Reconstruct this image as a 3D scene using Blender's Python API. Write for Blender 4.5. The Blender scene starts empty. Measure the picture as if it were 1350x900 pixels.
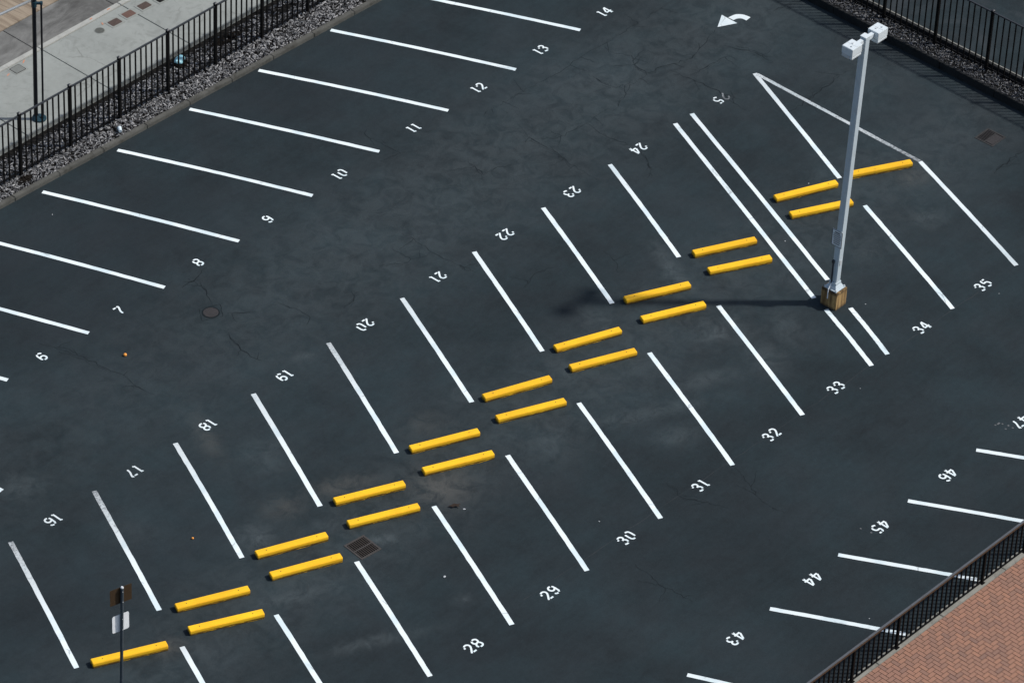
# Angled parking lot seen from above: real-size scene, metres, x along the rows of bays.
import bpy, bmesh, math, random
import numpy as np
from mathutils import Vector, Matrix
SUN_E = 3.25
SKY_S = 0.102
EXPO = 0.12
CAM_LOC = (-70.3812, -59.2086, 71.8566)
CAM_RIGHT = (0.665822, -0.745134, 0.038174)
CAM_UP = (0.43938, 0.432936, 0.787091)
CAM_FWD = (0.603014, 0.507289, -0.615655)
LENS = 161.386
LINES = [('upper', 16, (-14.236, 3.38), (-16.25, -0.974)), ('upper', 17, (-11.526, 3.318), (-13.496, -0.911)), ('upper', 18, (-8.858, 3.211), (-10.791, -0.982)), ('upper', 19, (-6.124, 3.197), (-8.104, -0.996)), ('upper', 20, (-3.319, 3.28), (-5.319, -0.943)), ('upper', 21, (-0.643, 3.219), (-2.542, -0.923)), ('upper', 22, (2.128, 3.228), (0.238, -0.82)), ('upper', 23, (4.846, 3.228), (2.993, -0.783)), ('upper', 24, (7.571, 3.248), (5.722, -0.732)), ('upper', 25, (10.259, 3.23), (6.838, -4.359)), ('upper', 26, (10.936, 3.206), (7.697, -4.124)), ('upper', 27, (13.641, 3.208), (11.448, -1.538)), ('lower', 26, (-14.029, -2.201), (-16.375, -7.313)), ('lower', 27, (-11.694, -2.991), (-13.463, -7.094)), ('lower', 28, (-8.98, -3.035), (-10.745, -7.047)), ('lower', 29, (-6.172, -2.969), (-8.07, -7.211)), ('lower', 30, (-3.472, -2.952), (-5.369, -7.209)), ('lower', 31, (-0.686, -2.854), (-2.655, -7.217)), ('lower', 32, (2.102, -2.8), (0.138, -7.179)), ('lower', 33, (4.847, -2.799), (2.882, -7.176)), ('lower', 34, (6.683, -4.886), (5.671, -7.178)), ('lower', 341, (7.175, -5.294), (6.326, -7.178)), ('lower', 35, (10.951, -2.785), (9.019, -7.208)), ('lower', 36, (13.583, -2.607), (11.679, -7.27)), ('triangle', 0, (13.657, 3.14), (13.583, -2.607)), ('kerbside', 14, (9.955, 12.182), (11.826, 8.014)), ('kerbside', 13, (6.91, 12.929), (9.114, 8.004)), ('kerbside', 12, (4.098, 12.977), (6.36, 8.004)), ('kerbside', 11, (1.467, 13.017), (3.648, 8.033)), ('kerbside', 10, (-1.229, 13.038), (0.951, 7.924)), ('kerbside', 9, (-3.935, 13.09), (-1.846, 7.899)), ('kerbside', 8, (-6.617, 13.093), (-4.601, 7.866)), ('kerbside', 7, (-9.333, 13.066), (-7.286, 7.883)), ('kerbside', 6, (-12.04, 13.195), (-10.033, 7.949)), ('brickside', 43, (-6.524, -11.313), (-5.065, -14.497)), ('brickside', 44, (-3.367, -11.226), (-1.806, -14.144)), ('brickside', 45, (-0.689, -11.166), (0.954, -14.163)), ('brickside', 46, (2.096, -11.13), (3.751, -14.174)), ('brickside', 47, (4.846, -11.139), (6.562, -14.237))]
NUMBERS = {14: (12.992, 8.128), 13: (10.32, 8.15), 12: (7.742, 8.143), 11: (5.091, 8.121), 10: (2.152, 8.069), 9: (-0.628, 8.037), 8: (-3.245, 8.009), 7: (-6.088, 8.012), 6: (-8.782, 8.031), 16: (-12.966, 3.244), 17: (-10.32, 3.158), 18: (-7.793, 3.139), 19: (-5.055, 3.151), 20: (-2.123, 3.137), 21: (0.68, 3.162), 22: (3.266, 3.158), 23: (5.921, 3.155), 24: (8.674, 3.175), 25: (12.062, 3.093), 28: (-9.262, -7.06), 29: (-6.59, -7.099), 30: (-3.796, -7.103), 31: (-1.033, -7.109), 32: (1.728, -7.113), 33: (4.33, -7.089), 34: (7.816, -7.123), 35: (10.377, -7.161), 43: (-4.748, -11.315), 44: (-1.81, -11.292), 45: (0.856, -11.254), 46: (3.578, -11.233), 47: (6.525, -11.271)}
STOPS = [('upper', 16, (-15.999, -1.269), (-14.344, -2.067)), ('upper', 17, (-13.273, -1.293), (-11.614, -2.065)), ('upper', 18, (-10.585, -1.312), (-8.904, -2.036)), ('upper', 19, (-7.854, -1.291), (-6.187, -2.053)), ('upper', 20, (-5.101, -1.25), (-3.418, -1.996)), ('upper', 21, (-2.325, -1.187), (-0.582, -1.876)), ('upper', 22, (0.426, -1.143), (2.16, -1.835)), ('upper', 23, (3.206, -1.09), (4.87, -1.861)), ('upper', 24, (5.965, -1.071), (7.573, -1.853)), ('upper', 25, (9.375, -1.052), (11.068, -1.79)), ('lower', 26, (-13.63, -2.077), (-11.977, -2.893)), ('lower', 27, (-10.899, -2.095), (-9.228, -2.82)), ('lower', 28, (-8.241, -2.112), (-6.572, -2.887)), ('lower', 29, (-5.501, -2.05), (-3.804, -2.823)), ('lower', 30, (-2.725, -1.98), (-1.013, -2.737)), ('lower', 31, (0.09, -1.948), (1.766, -2.681)), ('lower', 32, (2.878, -1.935), (4.504, -2.678)), ('lower', 33, (5.665, -1.837), (7.239, -2.639)), ('lower', 34, (9.08, -1.81), (10.683, -2.612)), ('lower', 35, (11.595, -1.785), (13.217, -2.633))]
CRACKS = [[(-8.465, 8.503), (-8.275, 7.957), (-8.049, 7.286), (-7.991, 6.527), (-7.856, 6.041), (-7.946, 5.222), (-7.88, 4.94)], [(-4.216, 5.979), (-3.673, 5.428)], [(-4.289, 6.369), (-3.9, 7.11), (-3.791, 7.548)], [(3.949, 9.07), (3.97, 8.055), (3.984, 7.596), (4.416, 7.359)], [(4.992, 6.04), (4.843, 5.359), (5.385, 5.301), (5.763, 5.068)], [(6.967, 7.192), (8.218, 7.205), (9.164, 7.128), (9.918, 7.042), (11.101, 7.159), (11.68, 7.104), (13.43, 7.102), (14.82, 7.164)], [(11.683, 6.995), (11.641, 6.514), (11.91, 6.192), (11.593, 5.727), (11.52, 5.334), (12.083, 5.236), (12.989, 4.902), (13.538, 5.087), (14.5, 5.34)], [(12.091, 4.968), (12.167, 4.375), (12.266, 3.914), (12.282, 3.384), (12.155, 2.847), (12.071, 2.32), (12.162, 2.127)], [(9.482, 4.818), (9.844, 4.911), (10.235, 5.029), (10.592, 5.336), (11.036, 5.25), (11.535, 5.319)], [(6.546, 5.712), (7.624, 5.027), (8.555, 4.942), (9.56, 4.994)], [(7.183, 6.17), (7.023, 5.781), (6.979, 5.277), (7.005, 4.755), (6.857, 4.164), (6.825, 3.704), (6.805, 3.041)], [(1.412, 5.125), (1.4, 4.385), (1.335, 4.03), (1.375, 3.477), (1.428, 2.727)], [(-0.088, 4.538), (0.447, 4.23), (1.079, 4.009), (1.335, 4.03)], [(-2.942, 5.139), (-2.859, 4.332), (-3.154, 4.183)], [(-2.021, 3.979), (-1.626, 4.032), (-1.307, 4.119)], [(12.868, 1.367), (13.917, 1.334), (14.973, 1.459), (15.749, 1.46)], [(14.516, -4.384), (15.311, -4.296), (16.113, -4.258)], [(0.099, -7.308), (-0.335, -8.318), (-0.482, -8.989)], [(-4.378, -7.867), (-4.528, -8.782), (-4.466, -9.747)], [(12.295, 4.402), (13.09, 4.384), (13.908, 4.244)], [(8.555, 4.942), (8.493, 4.153), (8.636, 3.412)], [(8.65, 3.397), (8.357, 2.556), (7.901, 2.034)], [(14.103, 4.679), (14.397, 3.965), (14.442, 3.186)], [(10.371, 6.33), (10.336, 5.747), (10.495, 5.279)], [(16.245, 4.932), (16.833, 4.722), (17.393, 4.487)], [(-4.31, 7.525), (-3.791, 7.548), (-3.231, 7.719)], [(1.865, 1.273), (2.557, 1.493), (3.218, 1.288)], [(4.549, 0.874), (4.413, 0.312), (4.083, -0.051)], [(-4.844, 5.361), (-5.106, 4.298), (-5.015, 3.986)], [(-1.594, -6.536), (-1.665, -7.082), (-1.217, -8.156)]]
SEAM = [(-7.216, -6.81), (0.127, -7.042), (10.059, -7.254)]
DUST = [(-7.181, -0.831, 0.9, 0.35, 0.6, 1), (-5.471, -2.577, 0.7, 0.7, 0.85, 1), (-8.767, -0.359, 0.5, 0.4, 0.45, 1), (-10.052, -0.741, 0.5, 0.6, 0.6, 0), (-8.474, -1.551, 0.6, 0.5, 0.3, 0), (-10.883, -2.854, 1.6, 0.25, 0.5, 0), (-10.745, -5.308, 1.4, 0.22, 0.45, 0), (-14.177, -2.049, 0.35, 0.3, 0.6, 1), (-13.748, -2.793, 0.6, 0.4, 0.35, 0), (-1.975, -2.145, 0.7, 0.8, 0.4, 0), (0.016, -1.784, 0.6, 0.9, 0.38, 0), (-2.249, -3.145, 0.7, 1.2, 0.4, 0), (-2.477, -0.557, 0.8, 0.6, 0.25, 0), (5.181, -0.93, 0.35, 1.3, 0.5, 0), (4.96, -1.631, 0.3, 0.5, 0.45, 0), (2.157, -1.068, 0.6, 0.8, 0.35, 0), (3.919, -3.395, 0.6, 0.5, 0.65, 0), (0.153, -4.311, 1.8, 0.3, 0.45, 0), (0.025, -5.462, 0.6, 0.4, 0.4, 0), (2.273, -4.517, 1.2, 0.35, 0.4, 0), (5.392, -4.574, 0.6, 0.9, 0.35, 0), (1.463, -2.815, 0.8, 0.8, 0.3, 0), (12.86, -2.961, 0.5, 0.3, 0.5, 1), (11.745, -4.26, 0.5, 0.5, 0.5, 0), (11.059, -1.147, 0.4, 0.3, 0.35, 0), (-7.208, -3.249, 0.8, 0.5, 0.25, 0), (-8.03, -2.891, 0.55, 0.2, 0.8, 0), (-8.222, -5.778, 0.25, 0.15, 0.5, 0), (-10.027, 4.57, 0.5, 0.3, 0.2, 0), (-8.135, 2.853, 0.3, 0.9, 0.4, 1), (-4.167, 3.344, 0.4, 0.2, 0.45, 0), (-7.641, 1.299, 0.8, 0.8, 0.3, 0), (-11.989, 1.641, 0.8, 0.8, 0.15, 0), (-4.029, -0.694, 0.6, 0.5, 0.3, 1), (9.531, -4.161, 0.8, 0.8, 0.3, 0), (-12.594, 4.695, 0.8, 0.6, 0.4, 0), (6.061, 6.1, 3, 2, 0.3, 0), (10.391, 5.795, 3, 2, 0.35, 0), (6.808, 4.853, 1.2, 1.0, 0.3, 0), (2.003, 4.86, 3, 2, 0.25, 0), (-3.583, 4.977, 2.5, 2, 0.2, 0), (13.279, 5.503, 3, 2, 0.3, 0), (15.861, 0.827, 2, 2, 0.2, 0), (4.073, -5.024, 0.6, 0.8, 0.4, 0), (4.5, -3.67, 0.6, 1, 0.35, 0)]
DARK = [(-3.716, 10.634, 4, 2, 0.45), (-7.14, 11.304, 4, 2, 0.45), (3.272, 11.913, 4, 1.6, 0.4), (7.023, 11.764, 3, 1.5, 0.3), (-7.371, 8.817, 2.5, 2, 0.35), (2.381, -12.733, 0.25, 0.2, 0.8), (-7.326, -3.731, 0.15, 0.1, 0.9), (-11.565, 0.009, 2, 1.5, 0.2), (-15.284, 1.078, 3, 2, 0.3), (-3.476, -13.729, 3, 2, 0.3), (2.394, -13.071, 2, 1.5, 0.3), (-9.932, -7.093, 3, 1.5, 0.2), (-6.846, 6.065, 2, 1.5, 0.2), (1.73, -0.409, 1.0, 0.7, 0.25), (-4.155, -4.334, 2, 1, 0.2), (17.483, 1.297, 2.5, 1.5, 0.3), (-2.006, -8.571, 3, 2, 0.2), (16.049, -1.928, 3, 2, 0.2)]
SCRAPS = [(-13.62, 2.431), (-6.089, -3.217), (-5.741, -3.573), (-7.917, -4.914), (-8.286, -4.615), (-3.787, -6.222), (-7.207, -7.905), (-5.179, -9.948), (-1.73, -9.699), (-1.988, -13.145), (8.223, -2.274), (7.578, -5.475), (10.669, -1.096), (10.384, -7.675), (4.738, -7.547), (-2.073, -0.447), (3.645, 5.497), (2.713, 4.998), (-4.45, 12.178), (-4.179, -2.984)]
ORANGES = [(-7.293, 6.563), (-11.12, 0.351)]
LEAF = (-5.871, -3.318)
ARROW = [(14.662, 5.391), (15.211, 5.696), (15.2, 5.12)]
ARROW_OUT = [(15.238, 5.483), (15.506, 5.429), (15.649, 5.27), (15.69, 5.042)]
ARROW_IN = [(15.241, 5.292), (15.375, 5.265), (15.466, 5.174), (15.483, 5.023)]
ARROW_SHIFT = [-28.702, -0.124]
COVERS = [[(2.605, 17.36), (2.952, 17.356), (2.947, 17.097), (2.586, 17.115)], [(3.153, 17.367), (3.502, 17.363), (3.516, 17.137), (3.139, 17.143)], [(3.74, 17.365), (4.091, 17.362), (4.106, 17.107), (3.74, 17.126)], [(4.337, 17.25), (4.646, 17.263), (4.659, 17.036), (4.388, 17.092)]]
ROUND_COVER = (2.198, 17.24)
PALE_BOX = [(-0.857, 17.626), (-0.52, 17.623), (-0.498, 17.317), (-0.848, 17.335)]
SW_EDGE = [(-3.646, 15.016), (-1.162, 14.994), (3.489, 15.033), (5.895, 15.054)]
SW_KERB_IN = [(-1.167, 17.655), (2.352, 17.744)]
SW_KERB_OUT = [(-1.006, 17.827), (0.654, 17.87), (2.456, 17.852)]
JOINTS = [[0.411, 0.489], [3.495, 3.538], (-2.573, 16.011)]
TRACK_EDGE = [(0.495, 19.43), (2.611, 19.226)]
TPOLE = [(-1.941, 15.426), (-1.805, 15.29)]
FENCE_L = [(-4.042, 13.87), (-2.114, 13.976), (-0.295, 13.933), (1.538, 13.958), (3.353, 13.932), (5.132, 13.869), (6.965, 13.886)]
FENCE_R = [(18.008, 2.162), (18.004, 0.362), (18.134, -1.443)]
KERB_L = [(-5.227, 13.341), (-1.849, 13.268), (1.568, 13.117), (5.176, 13.038), (9.012, 12.962)]
KERB_L_IN = [(-5.037, 13.538), (-1.001, 13.558), (3.047, 13.426), (8.534, 13.187)]
LAMP_C = (7.02, -4.845)
DRAIN_A = [(-8.766, -2.458), (-8.137, -2.44), (-8.209, -3.108), (-8.885, -3.132)]
DRAIN_B = [(15.503, -2.994), (16.123, -2.964), (16.132, -3.577), (15.513, -3.605)]
MANHOLE = (-4.515, 6.282)
BAG = (2.711, 14.638)
CUP = (-0.688, 13.501)
DIRT = [(4.478, 14.575), (-4.014, 13.842)]
SIGN = (-16.111, -2.31)
rng = random.Random(11)
NR = np.random.default_rng(5)
S = bpy.context.scene
COL = S.collection

# ------------------------------------------------------------------ helpers
def link(o, parent=None):
    COL.objects.link(o)
    if parent is not None:
        o.parent = parent
    return o

def tag(o, label=None, cat=None, group=None, kind=None):
    if label: o['label'] = label
    if cat: o['category'] = cat
    if group: o['group'] = group
    if kind: o['kind'] = kind
    return o

def empty(name, loc, rz=0.0):
    o = bpy.data.objects.new(name, None)
    o.empty_display_size = 0.2
    o.location = loc
    o.rotation_euler = (0, 0, rz)
    return link(o)

class MB:
    def __init__(s): s.v = []; s.f = []
    def box(s, c, size, rz=0.0):
        x, y, z = c; a, b, h = size[0]/2, size[1]/2, size[2]/2
        ca, sa = math.cos(rz), math.sin(rz); n = len(s.v)
        for dz in (-h, h):
            for dx, dy in ((-a,-b),(a,-b),(a,b),(-a,b)):
                s.v.append((x+dx*ca-dy*sa, y+dx*sa+dy*ca, z+dz))
        s.f += [(n+3,n+2,n+1,n),(n+4,n+5,n+6,n+7),(n,n+1,n+5,n+4),(n+1,n+2,n+6,n+5),(n+2,n+3,n+7,n+6),(n+3,n,n+4,n+7)]
        return s
    def prism(s, poly, z0, z1):
        n = len(s.v); k = len(poly)
        for z in (z0, z1):
            for p in poly: s.v.append((p[0], p[1], z))
        s.f.append(tuple(range(n+k-1, n-1, -1))); s.f.append(tuple(range(n+k, n+2*k)))
        for i in range(k):
            j = (i+1) % k
            s.f.append((n+i, n+j, n+k+j, n+k+i))
        return s
    def frustum(s, c, a0, a1, z0, z1):
        n = len(s.v)
        for z, a in ((z0, a0), (z1, a1)):
            for dx, dy in ((-1,-1),(1,-1),(1,1),(-1,1)):
                s.v.append((c[0]+dx*a/2, c[1]+dy*a/2, z))
        s.f += [(n+3,n+2,n+1,n),(n+4,n+5,n+6,n+7),(n,n+1,n+5,n+4),(n+1,n+2,n+6,n+5),(n+2,n+3,n+7,n+6),(n+3,n,n+4,n+7)]
        return s
    def tube(s, p0, p1, r0, r1=None, n=12):
        r1 = r0 if r1 is None else r1
        p0 = Vector(p0); p1 = Vector(p1); d = (p1-p0).normalized()
        a = d.orthogonal().normalized(); b = d.cross(a); k = len(s.v)
        for p, r in ((p0, r0), (p1, r1)):
            for i in range(n):
                t = 2*math.pi*i/n
                s.v.append(tuple(p + a*(r*math.cos(t)) + b*(r*math.sin(t))))
        s.f.append(tuple(range(k+n-1, k-1, -1))); s.f.append(tuple(range(k+n, k+2*n)))
        for i in range(n):
            j = (i+1) % n
            s.f.append((k+i, k+j, k+n+j, k+n+i))
        return s
    def extrude_x(s, prof, x0, x1):
        """profile in (y, z), counter-clockwise seen from +x, swept along x"""
        n = len(s.v); k = len(prof)
        for x in (x0, x1):
            for p in prof: s.v.append((x, p[0], p[1]))
        s.f.append(tuple(range(n+k-1, n-1, -1))); s.f.append(tuple(range(n+k, n+2*k)))
        for i in range(k):
            j = (i+1) % k
            s.f.append((n+i, n+j, n+k+j, n+k+i))
        return s
    def mesh(s, name, smooth=False):
        me = bpy.data.meshes.new(name)
        me.from_pydata(s.v, [], s.f)
        if smooth:
            for p in me.polygons: p.use_smooth = True
        me.update()
        return me
    def build(s, name, mat, parent=None, bevel=0.0, smooth=False, seg=2):
        o = bpy.data.objects.new(name, s.mesh(name, smooth))
        o.data.materials.append(mat)
        if bevel:
            bm = bmesh.new(); bm.from_mesh(o.data)
            bmesh.ops.bevel(bm, geom=list(bm.edges), offset=bevel, segments=seg, affect='EDGES', clamp_overlap=True)
            bm.to_mesh(o.data); bm.free()
        return link(o, parent)

def tri_mesh(name, V, F, mat, parent=None, attr=None, attr_name='tone'):
    V = np.asarray(V, np.float32); F = np.asarray(F, np.int32)
    k = F.shape[1]
    me = bpy.data.meshes.new(name)
    me.vertices.add(len(V)); me.vertices.foreach_set('co', V.ravel())
    me.loops.add(F.size); me.loops.foreach_set('vertex_index', F.ravel())
    me.polygons.add(len(F)); me.polygons.foreach_set('loop_start', np.arange(0, F.size, k, dtype=np.int32))
    me.update(calc_edges=True); me.validate(); me.shade_flat()
    if attr is not None:
        a = me.attributes.new(attr_name, 'FLOAT', 'POINT'); a.data.foreach_set('value', np.asarray(attr, np.float32))
    me.materials.append(mat)
    o = bpy.data.objects.new(name, me)
    return link(o, parent)

# ------------------------------------------------------------------ node helpers
class N:
    def __init__(s, name):
        s.m = bpy.data.materials.new(name); s.m.use_nodes = True
        s.t = s.m.node_tree; s.t.nodes.clear()
        s.out = s.t.nodes.new('ShaderNodeOutputMaterial')
        s.b = s.t.nodes.new('ShaderNodeBsdfPrincipled')
        s.t.links.new(s.b.outputs[0], s.out.inputs[0])
        s.tc = s.t.nodes.new('ShaderNodeTexCoord')
    def new(s, t, **kw):
        n = s.t.nodes.new(t)
        for k, v in kw.items(): setattr(n, k, v)
        return n
    def put(s, sock, v):
        if hasattr(v, 'is_output') or isinstance(v, bpy.types.NodeSocket): s.t.links.new(v, sock)
        elif isinstance(v, tuple) and len(v) == 3 and sock.type == 'RGBA': sock.default_value = (*v, 1)
        else: sock.default_value = v
    def obj(s): return s.tc.outputs['Object']
    def mapping(s, v, scale=(1,1,1), loc=None, rot=(0,0,0)):
        n = s.new('ShaderNodeMapping'); s.put(n.inputs[0], v); n.inputs['Scale'].default_value = scale; n.inputs['Rotation'].default_value = rot
        if loc is not None: s.put(n.inputs['Location'], loc)
        return n.outputs[0]
    def noise(s, v, scale, detail=4, rough=.55, dist=0.0):
        n = s.new('ShaderNodeTexNoise'); s.put(n.inputs['Vector'], v)
        n.inputs['Scale'].default_value = scale; n.inputs['Detail'].default_value = detail
        n.inputs['Roughness'].default_value = rough; n.inputs['Distortion'].default_value = dist
        return n.outputs['Fac']
    def noisec(s, v, scale, detail=4):
        n = s.new('ShaderNodeTexNoise'); s.put(n.inputs['Vector'], v)
        n.inputs['Scale'].default_value = scale; n.inputs['Detail'].default_value = detail
        return n.outputs['Color']
    def vor(s, v, scale, feature='F1', out='Distance'):
        n = s.new('ShaderNodeTexVoronoi', feature=feature); s.put(n.inputs['Vector'], v); n.inputs['Scale'].default_value = scale
        return n.outputs[out]
    def math(s, op, a, b=0.0, clamp=False):
        n = s.new('ShaderNodeMath', operation=op, use_clamp=clamp); s.put(n.inputs[0], a); s.put(n.inputs[1], b)
        return n.outputs[0]
    def ramp(s, v, a, b, lo=0.0, hi=1.0):
        n = s.new('ShaderNodeMapRange', interpolation_type='SMOOTHSTEP'); s.put(n.inputs[0], v)
        n.inputs[1].default_value = a; n.inputs[2].default_value = b; n.inputs[3].default_value = lo; n.inputs[4].default_value = hi
        return n.outputs[0]
    def mix(s, f, a, b, blend='MIX'):
        n = s.new('ShaderNodeMix', data_type='RGBA', blend_type=blend); s.put(n.inputs[0], f); s.put(n.inputs[6], a); s.put(n.inputs[7], b)
        return n.outputs[2]
    def gain(s, c, f):
        """colour times a grey factor"""
        n = s.new('ShaderNodeVectorMath', operation='SCALE'); s.put(n.inputs[0], c); s.put(n.inputs['Scale'], f)
        return n.outputs[0]
    def vadd(s, a, b):
        n = s.new('ShaderNodeVectorMath', operation='ADD'); s.put(n.inputs[0], a); s.put(n.inputs[1], b)
        return n.outputs[0]
    def attr(s, name, out='Fac'):
        n = s.new('ShaderNodeAttribute'); n.attribute_name = name
        return n.outputs[out]
    def rgb(s, c):
        n = s.new('ShaderNodeRGB'); n.outputs[0].default_value = (*c, 1)
        return n.outputs[0]
    def bump(s, h, strength=.3, dist=.01):
        n = s.new('ShaderNodeBump'); s.put(n.inputs['Height'], h); n.inputs['Strength'].default_value = strength; n.inputs['Distance'].default_value = dist
        s.t.links.new(n.outputs[0], s.b.inputs['Normal'])
    def done(s, col, rough=.8, spec=.3, metal=0.0):
        s.put(s.b.inputs['Base Color'], col); s.put(s.b.inputs['Roughness'], rough)
        s.b.inputs['Specular IOR Level'].default_value = spec; s.b.inputs['Metallic'].default_value = metal
        return s.m

def mottled(name, c, amp=.35, scale=2.0, grain=30.0, gamp=.2, rough=.85, spec=.3, dirt=None, dirt_amt=.0, bump=0.15, metal=0.0):
    n = N(name); v = n.obj()
    a = n.noise(v, scale, 6, .6); g = n.noise(v, grain, 3)
    f = n.math('ADD', n.math('MULTIPLY', n.math('SUBTRACT', a, .5), 2*amp), n.math('MULTIPLY', n.math('SUBTRACT', g, .5), 2*gamp))
    col = n.gain(n.rgb(c), n.math('ADD', f, 1.0))
    if dirt:
        d = n.ramp(n.noise(v, scale*1.7, 8, .7, .6), .48, .72, 0, dirt_amt)
        col = n.mix(d, col, dirt)
    if bump: n.bump(g, bump, .01)
    return n.done(col, rough, spec, metal)

# ------------------------------------------------------------------ materials
def asphalt_core(n, extra=True):
    v = n.obj()
    n1 = n.noise(v, .22, 5, .55, .4); n2 = n.noise(v, 1.1, 8, .62, .5); n3 = n.noise(v, 38, 5, .7); n4 = n.noise(v, 6.5, 6, .65)
    streak = n.noise(n.mapping(v, (.35, 2.6, 1), rot=(0, 0, .12)), 1.6, 6, .6, .3)
    # large tone drift, cloudy blotches, brushed streaks, tight grain
    f = n.math('ADD', .38, n.ramp(n1, .34, .66, .0, .30))
    f = n.math('ADD', f, n.ramp(n2, .28, .72, .05, .36))
    f = n.math('ADD', f, n.ramp(n4, .28, .72, .0, .17))
    f = n.math('ADD', f, n.ramp(streak, .32, .68, .0, .11))
    f = n.math('ADD', f, n.math('MULTIPLY', n.math('SUBTRACT', n3, .5), .85))
    f = n.math('ADD', f, n.math('MULTIPLY', n.ramp(n.noise(v, 17, 4, .7), .35, .70), .13))
    hue = n.mix(n.ramp(n.noise(v, .7, 4), .35, .65), ASPH_A, ASPH_B)
    col = n.gain(hue, f)
    return v, n2, n3, n4, col

ASPH_A = (.0158, .0264, .0310)
ASPH_B = (.0172, .0256, .0298)

def make_lot_material():
    n = N('sealed asphalt')
    v, n2, n3, n4, col = asphalt_core(n)
    sep = n.new('ShaderNodeSeparateColor'); n.put(sep.inputs[0], n.attr('stain', 'Color'))
    dust, tan, dark = sep.outputs[0], sep.outputs[1], sep.outputs[2]
    brk = n.ramp(n.noise(v, 1.9, 7, .68, .9), .30, .66, .12, 1.0)
    grain = n.ramp(n3, .3, .7, .65, 1.1)
    k = n.math('MULTIPLY', brk, grain)
    col = n.mix(n.math('MULTIPLY', dark, n.ramp(n2, .25, .7, .55, 1.0), True), col, (.0135, .0165, .0205))
    col = n.mix(n.math('MULTIPLY', dust, k, True), col, (.088, .106, .112))
    col = n.mix(n.math('MULTIPLY', n.math('MULTIPLY', tan, .75), k, True), col, (.112, .106, .094))
    # crazed hairline cracking
    w = n.vadd(v, n.gain(n.noisec(v, 1.6, 6), .75))
    e1 = n.vor(w, 1.15, 'DISTANCE_TO_EDGE'); e2 = n.vor(w, 3.6, 'DISTANCE_TO_EDGE')
    m1 = n.ramp(n.noise(v, .33, 3, .5, .3), .50, .62); m2 = n.ramp(n.noise(n.vadd(v, (7., 3., 0.)), .42, 3), .56, .66)
    c1 = n.math('MULTIPLY', n.ramp(e1, .0, .016, 1, 0), m1); c2 = n.math('MULTIPLY', n.ramp(e2, .0, .05, 1, 0), m2)
    cr = n.math('MAXIMUM', n.math('MULTIPLY', c1, .24), n.math('MULTIPLY', c2, .26))
    col = n.mix(cr, col, (.010, .012, .015))
    # stray pale grit
    sp = n.ramp(n.vor(v, 2.6), .0, .022, 1, 0); sp = n.math('MULTIPLY', sp, n.ramp(n.noise(v, .9, 2), .5, .6))
    col = n.mix(n.math('MULTIPLY', sp, .12), col, (.2, .2, .2))
    n.bump(n.math('ADD', n3, n.math('MULTIPLY', n4, .6)), .35, .012)
    return n.done(col, n.ramp(n2, .3, .7, .74, .9), .22)

def make_plain_asphalt():
    n = N('street asphalt'); v, n2, n3, n4, col = asphalt_core(n)
    col = n.mix(n.ramp(n.noise(v, .5, 4, .6, 1.), .45, .7, 0, .35), col, (.060, .066, .072))
    n.bump(n3, .3, .012)
    return n.done(col, .85, .22)

def make_paint(name, c):
    n = N(name); v = n.obj()
    wear = n.attr('wear')
    g = n.noise(v, 46, 4, .7); m = n.noise(v, 3.4, 6, .65, .5); b = n.noise(v, 14, 5, .7)
    white = n.gain(n.rgb(c), n.math('ADD', .90, n.math('MULTIPLY', m, .2)))
    cool = n.mix(n.ramp(n.noise(v, 1.3, 3), .45, .65, 0, .55), white, (.54, .68, .72))
    f = n.math('MULTIPLY', wear, n.ramp(m, .25, .75, .70, 1.15), True)
    col = n.mix(f, cool, (.27, .285, .295))
    hole = n.ramp(n.math('ADD', n.math('MULTIPLY', g, .5), n.math('ADD', n.math('MULTIPLY', b, .5), n.math('MULTIPLY', wear, .22))), .64, .74, 0, .85)
    col = n.mix(hole, col, (.045, .05, .056))
    w = n.vadd(v, n.gain(n.noisec(v, 1.8, 5), .6))
    nick = n.math('MULTIPLY', n.ramp(n.vor(w, .42, 'DISTANCE_TO_EDGE'), 0, .011, 1, 0), n.ramp(n.noise(v, 2.1, 3),   .46, .60, 0, .45))
    col = n.mix(nick, col, (.06, .068, .074))
    n.bump(g, .2, .004)
    return n.done(col, .65, .35)

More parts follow.
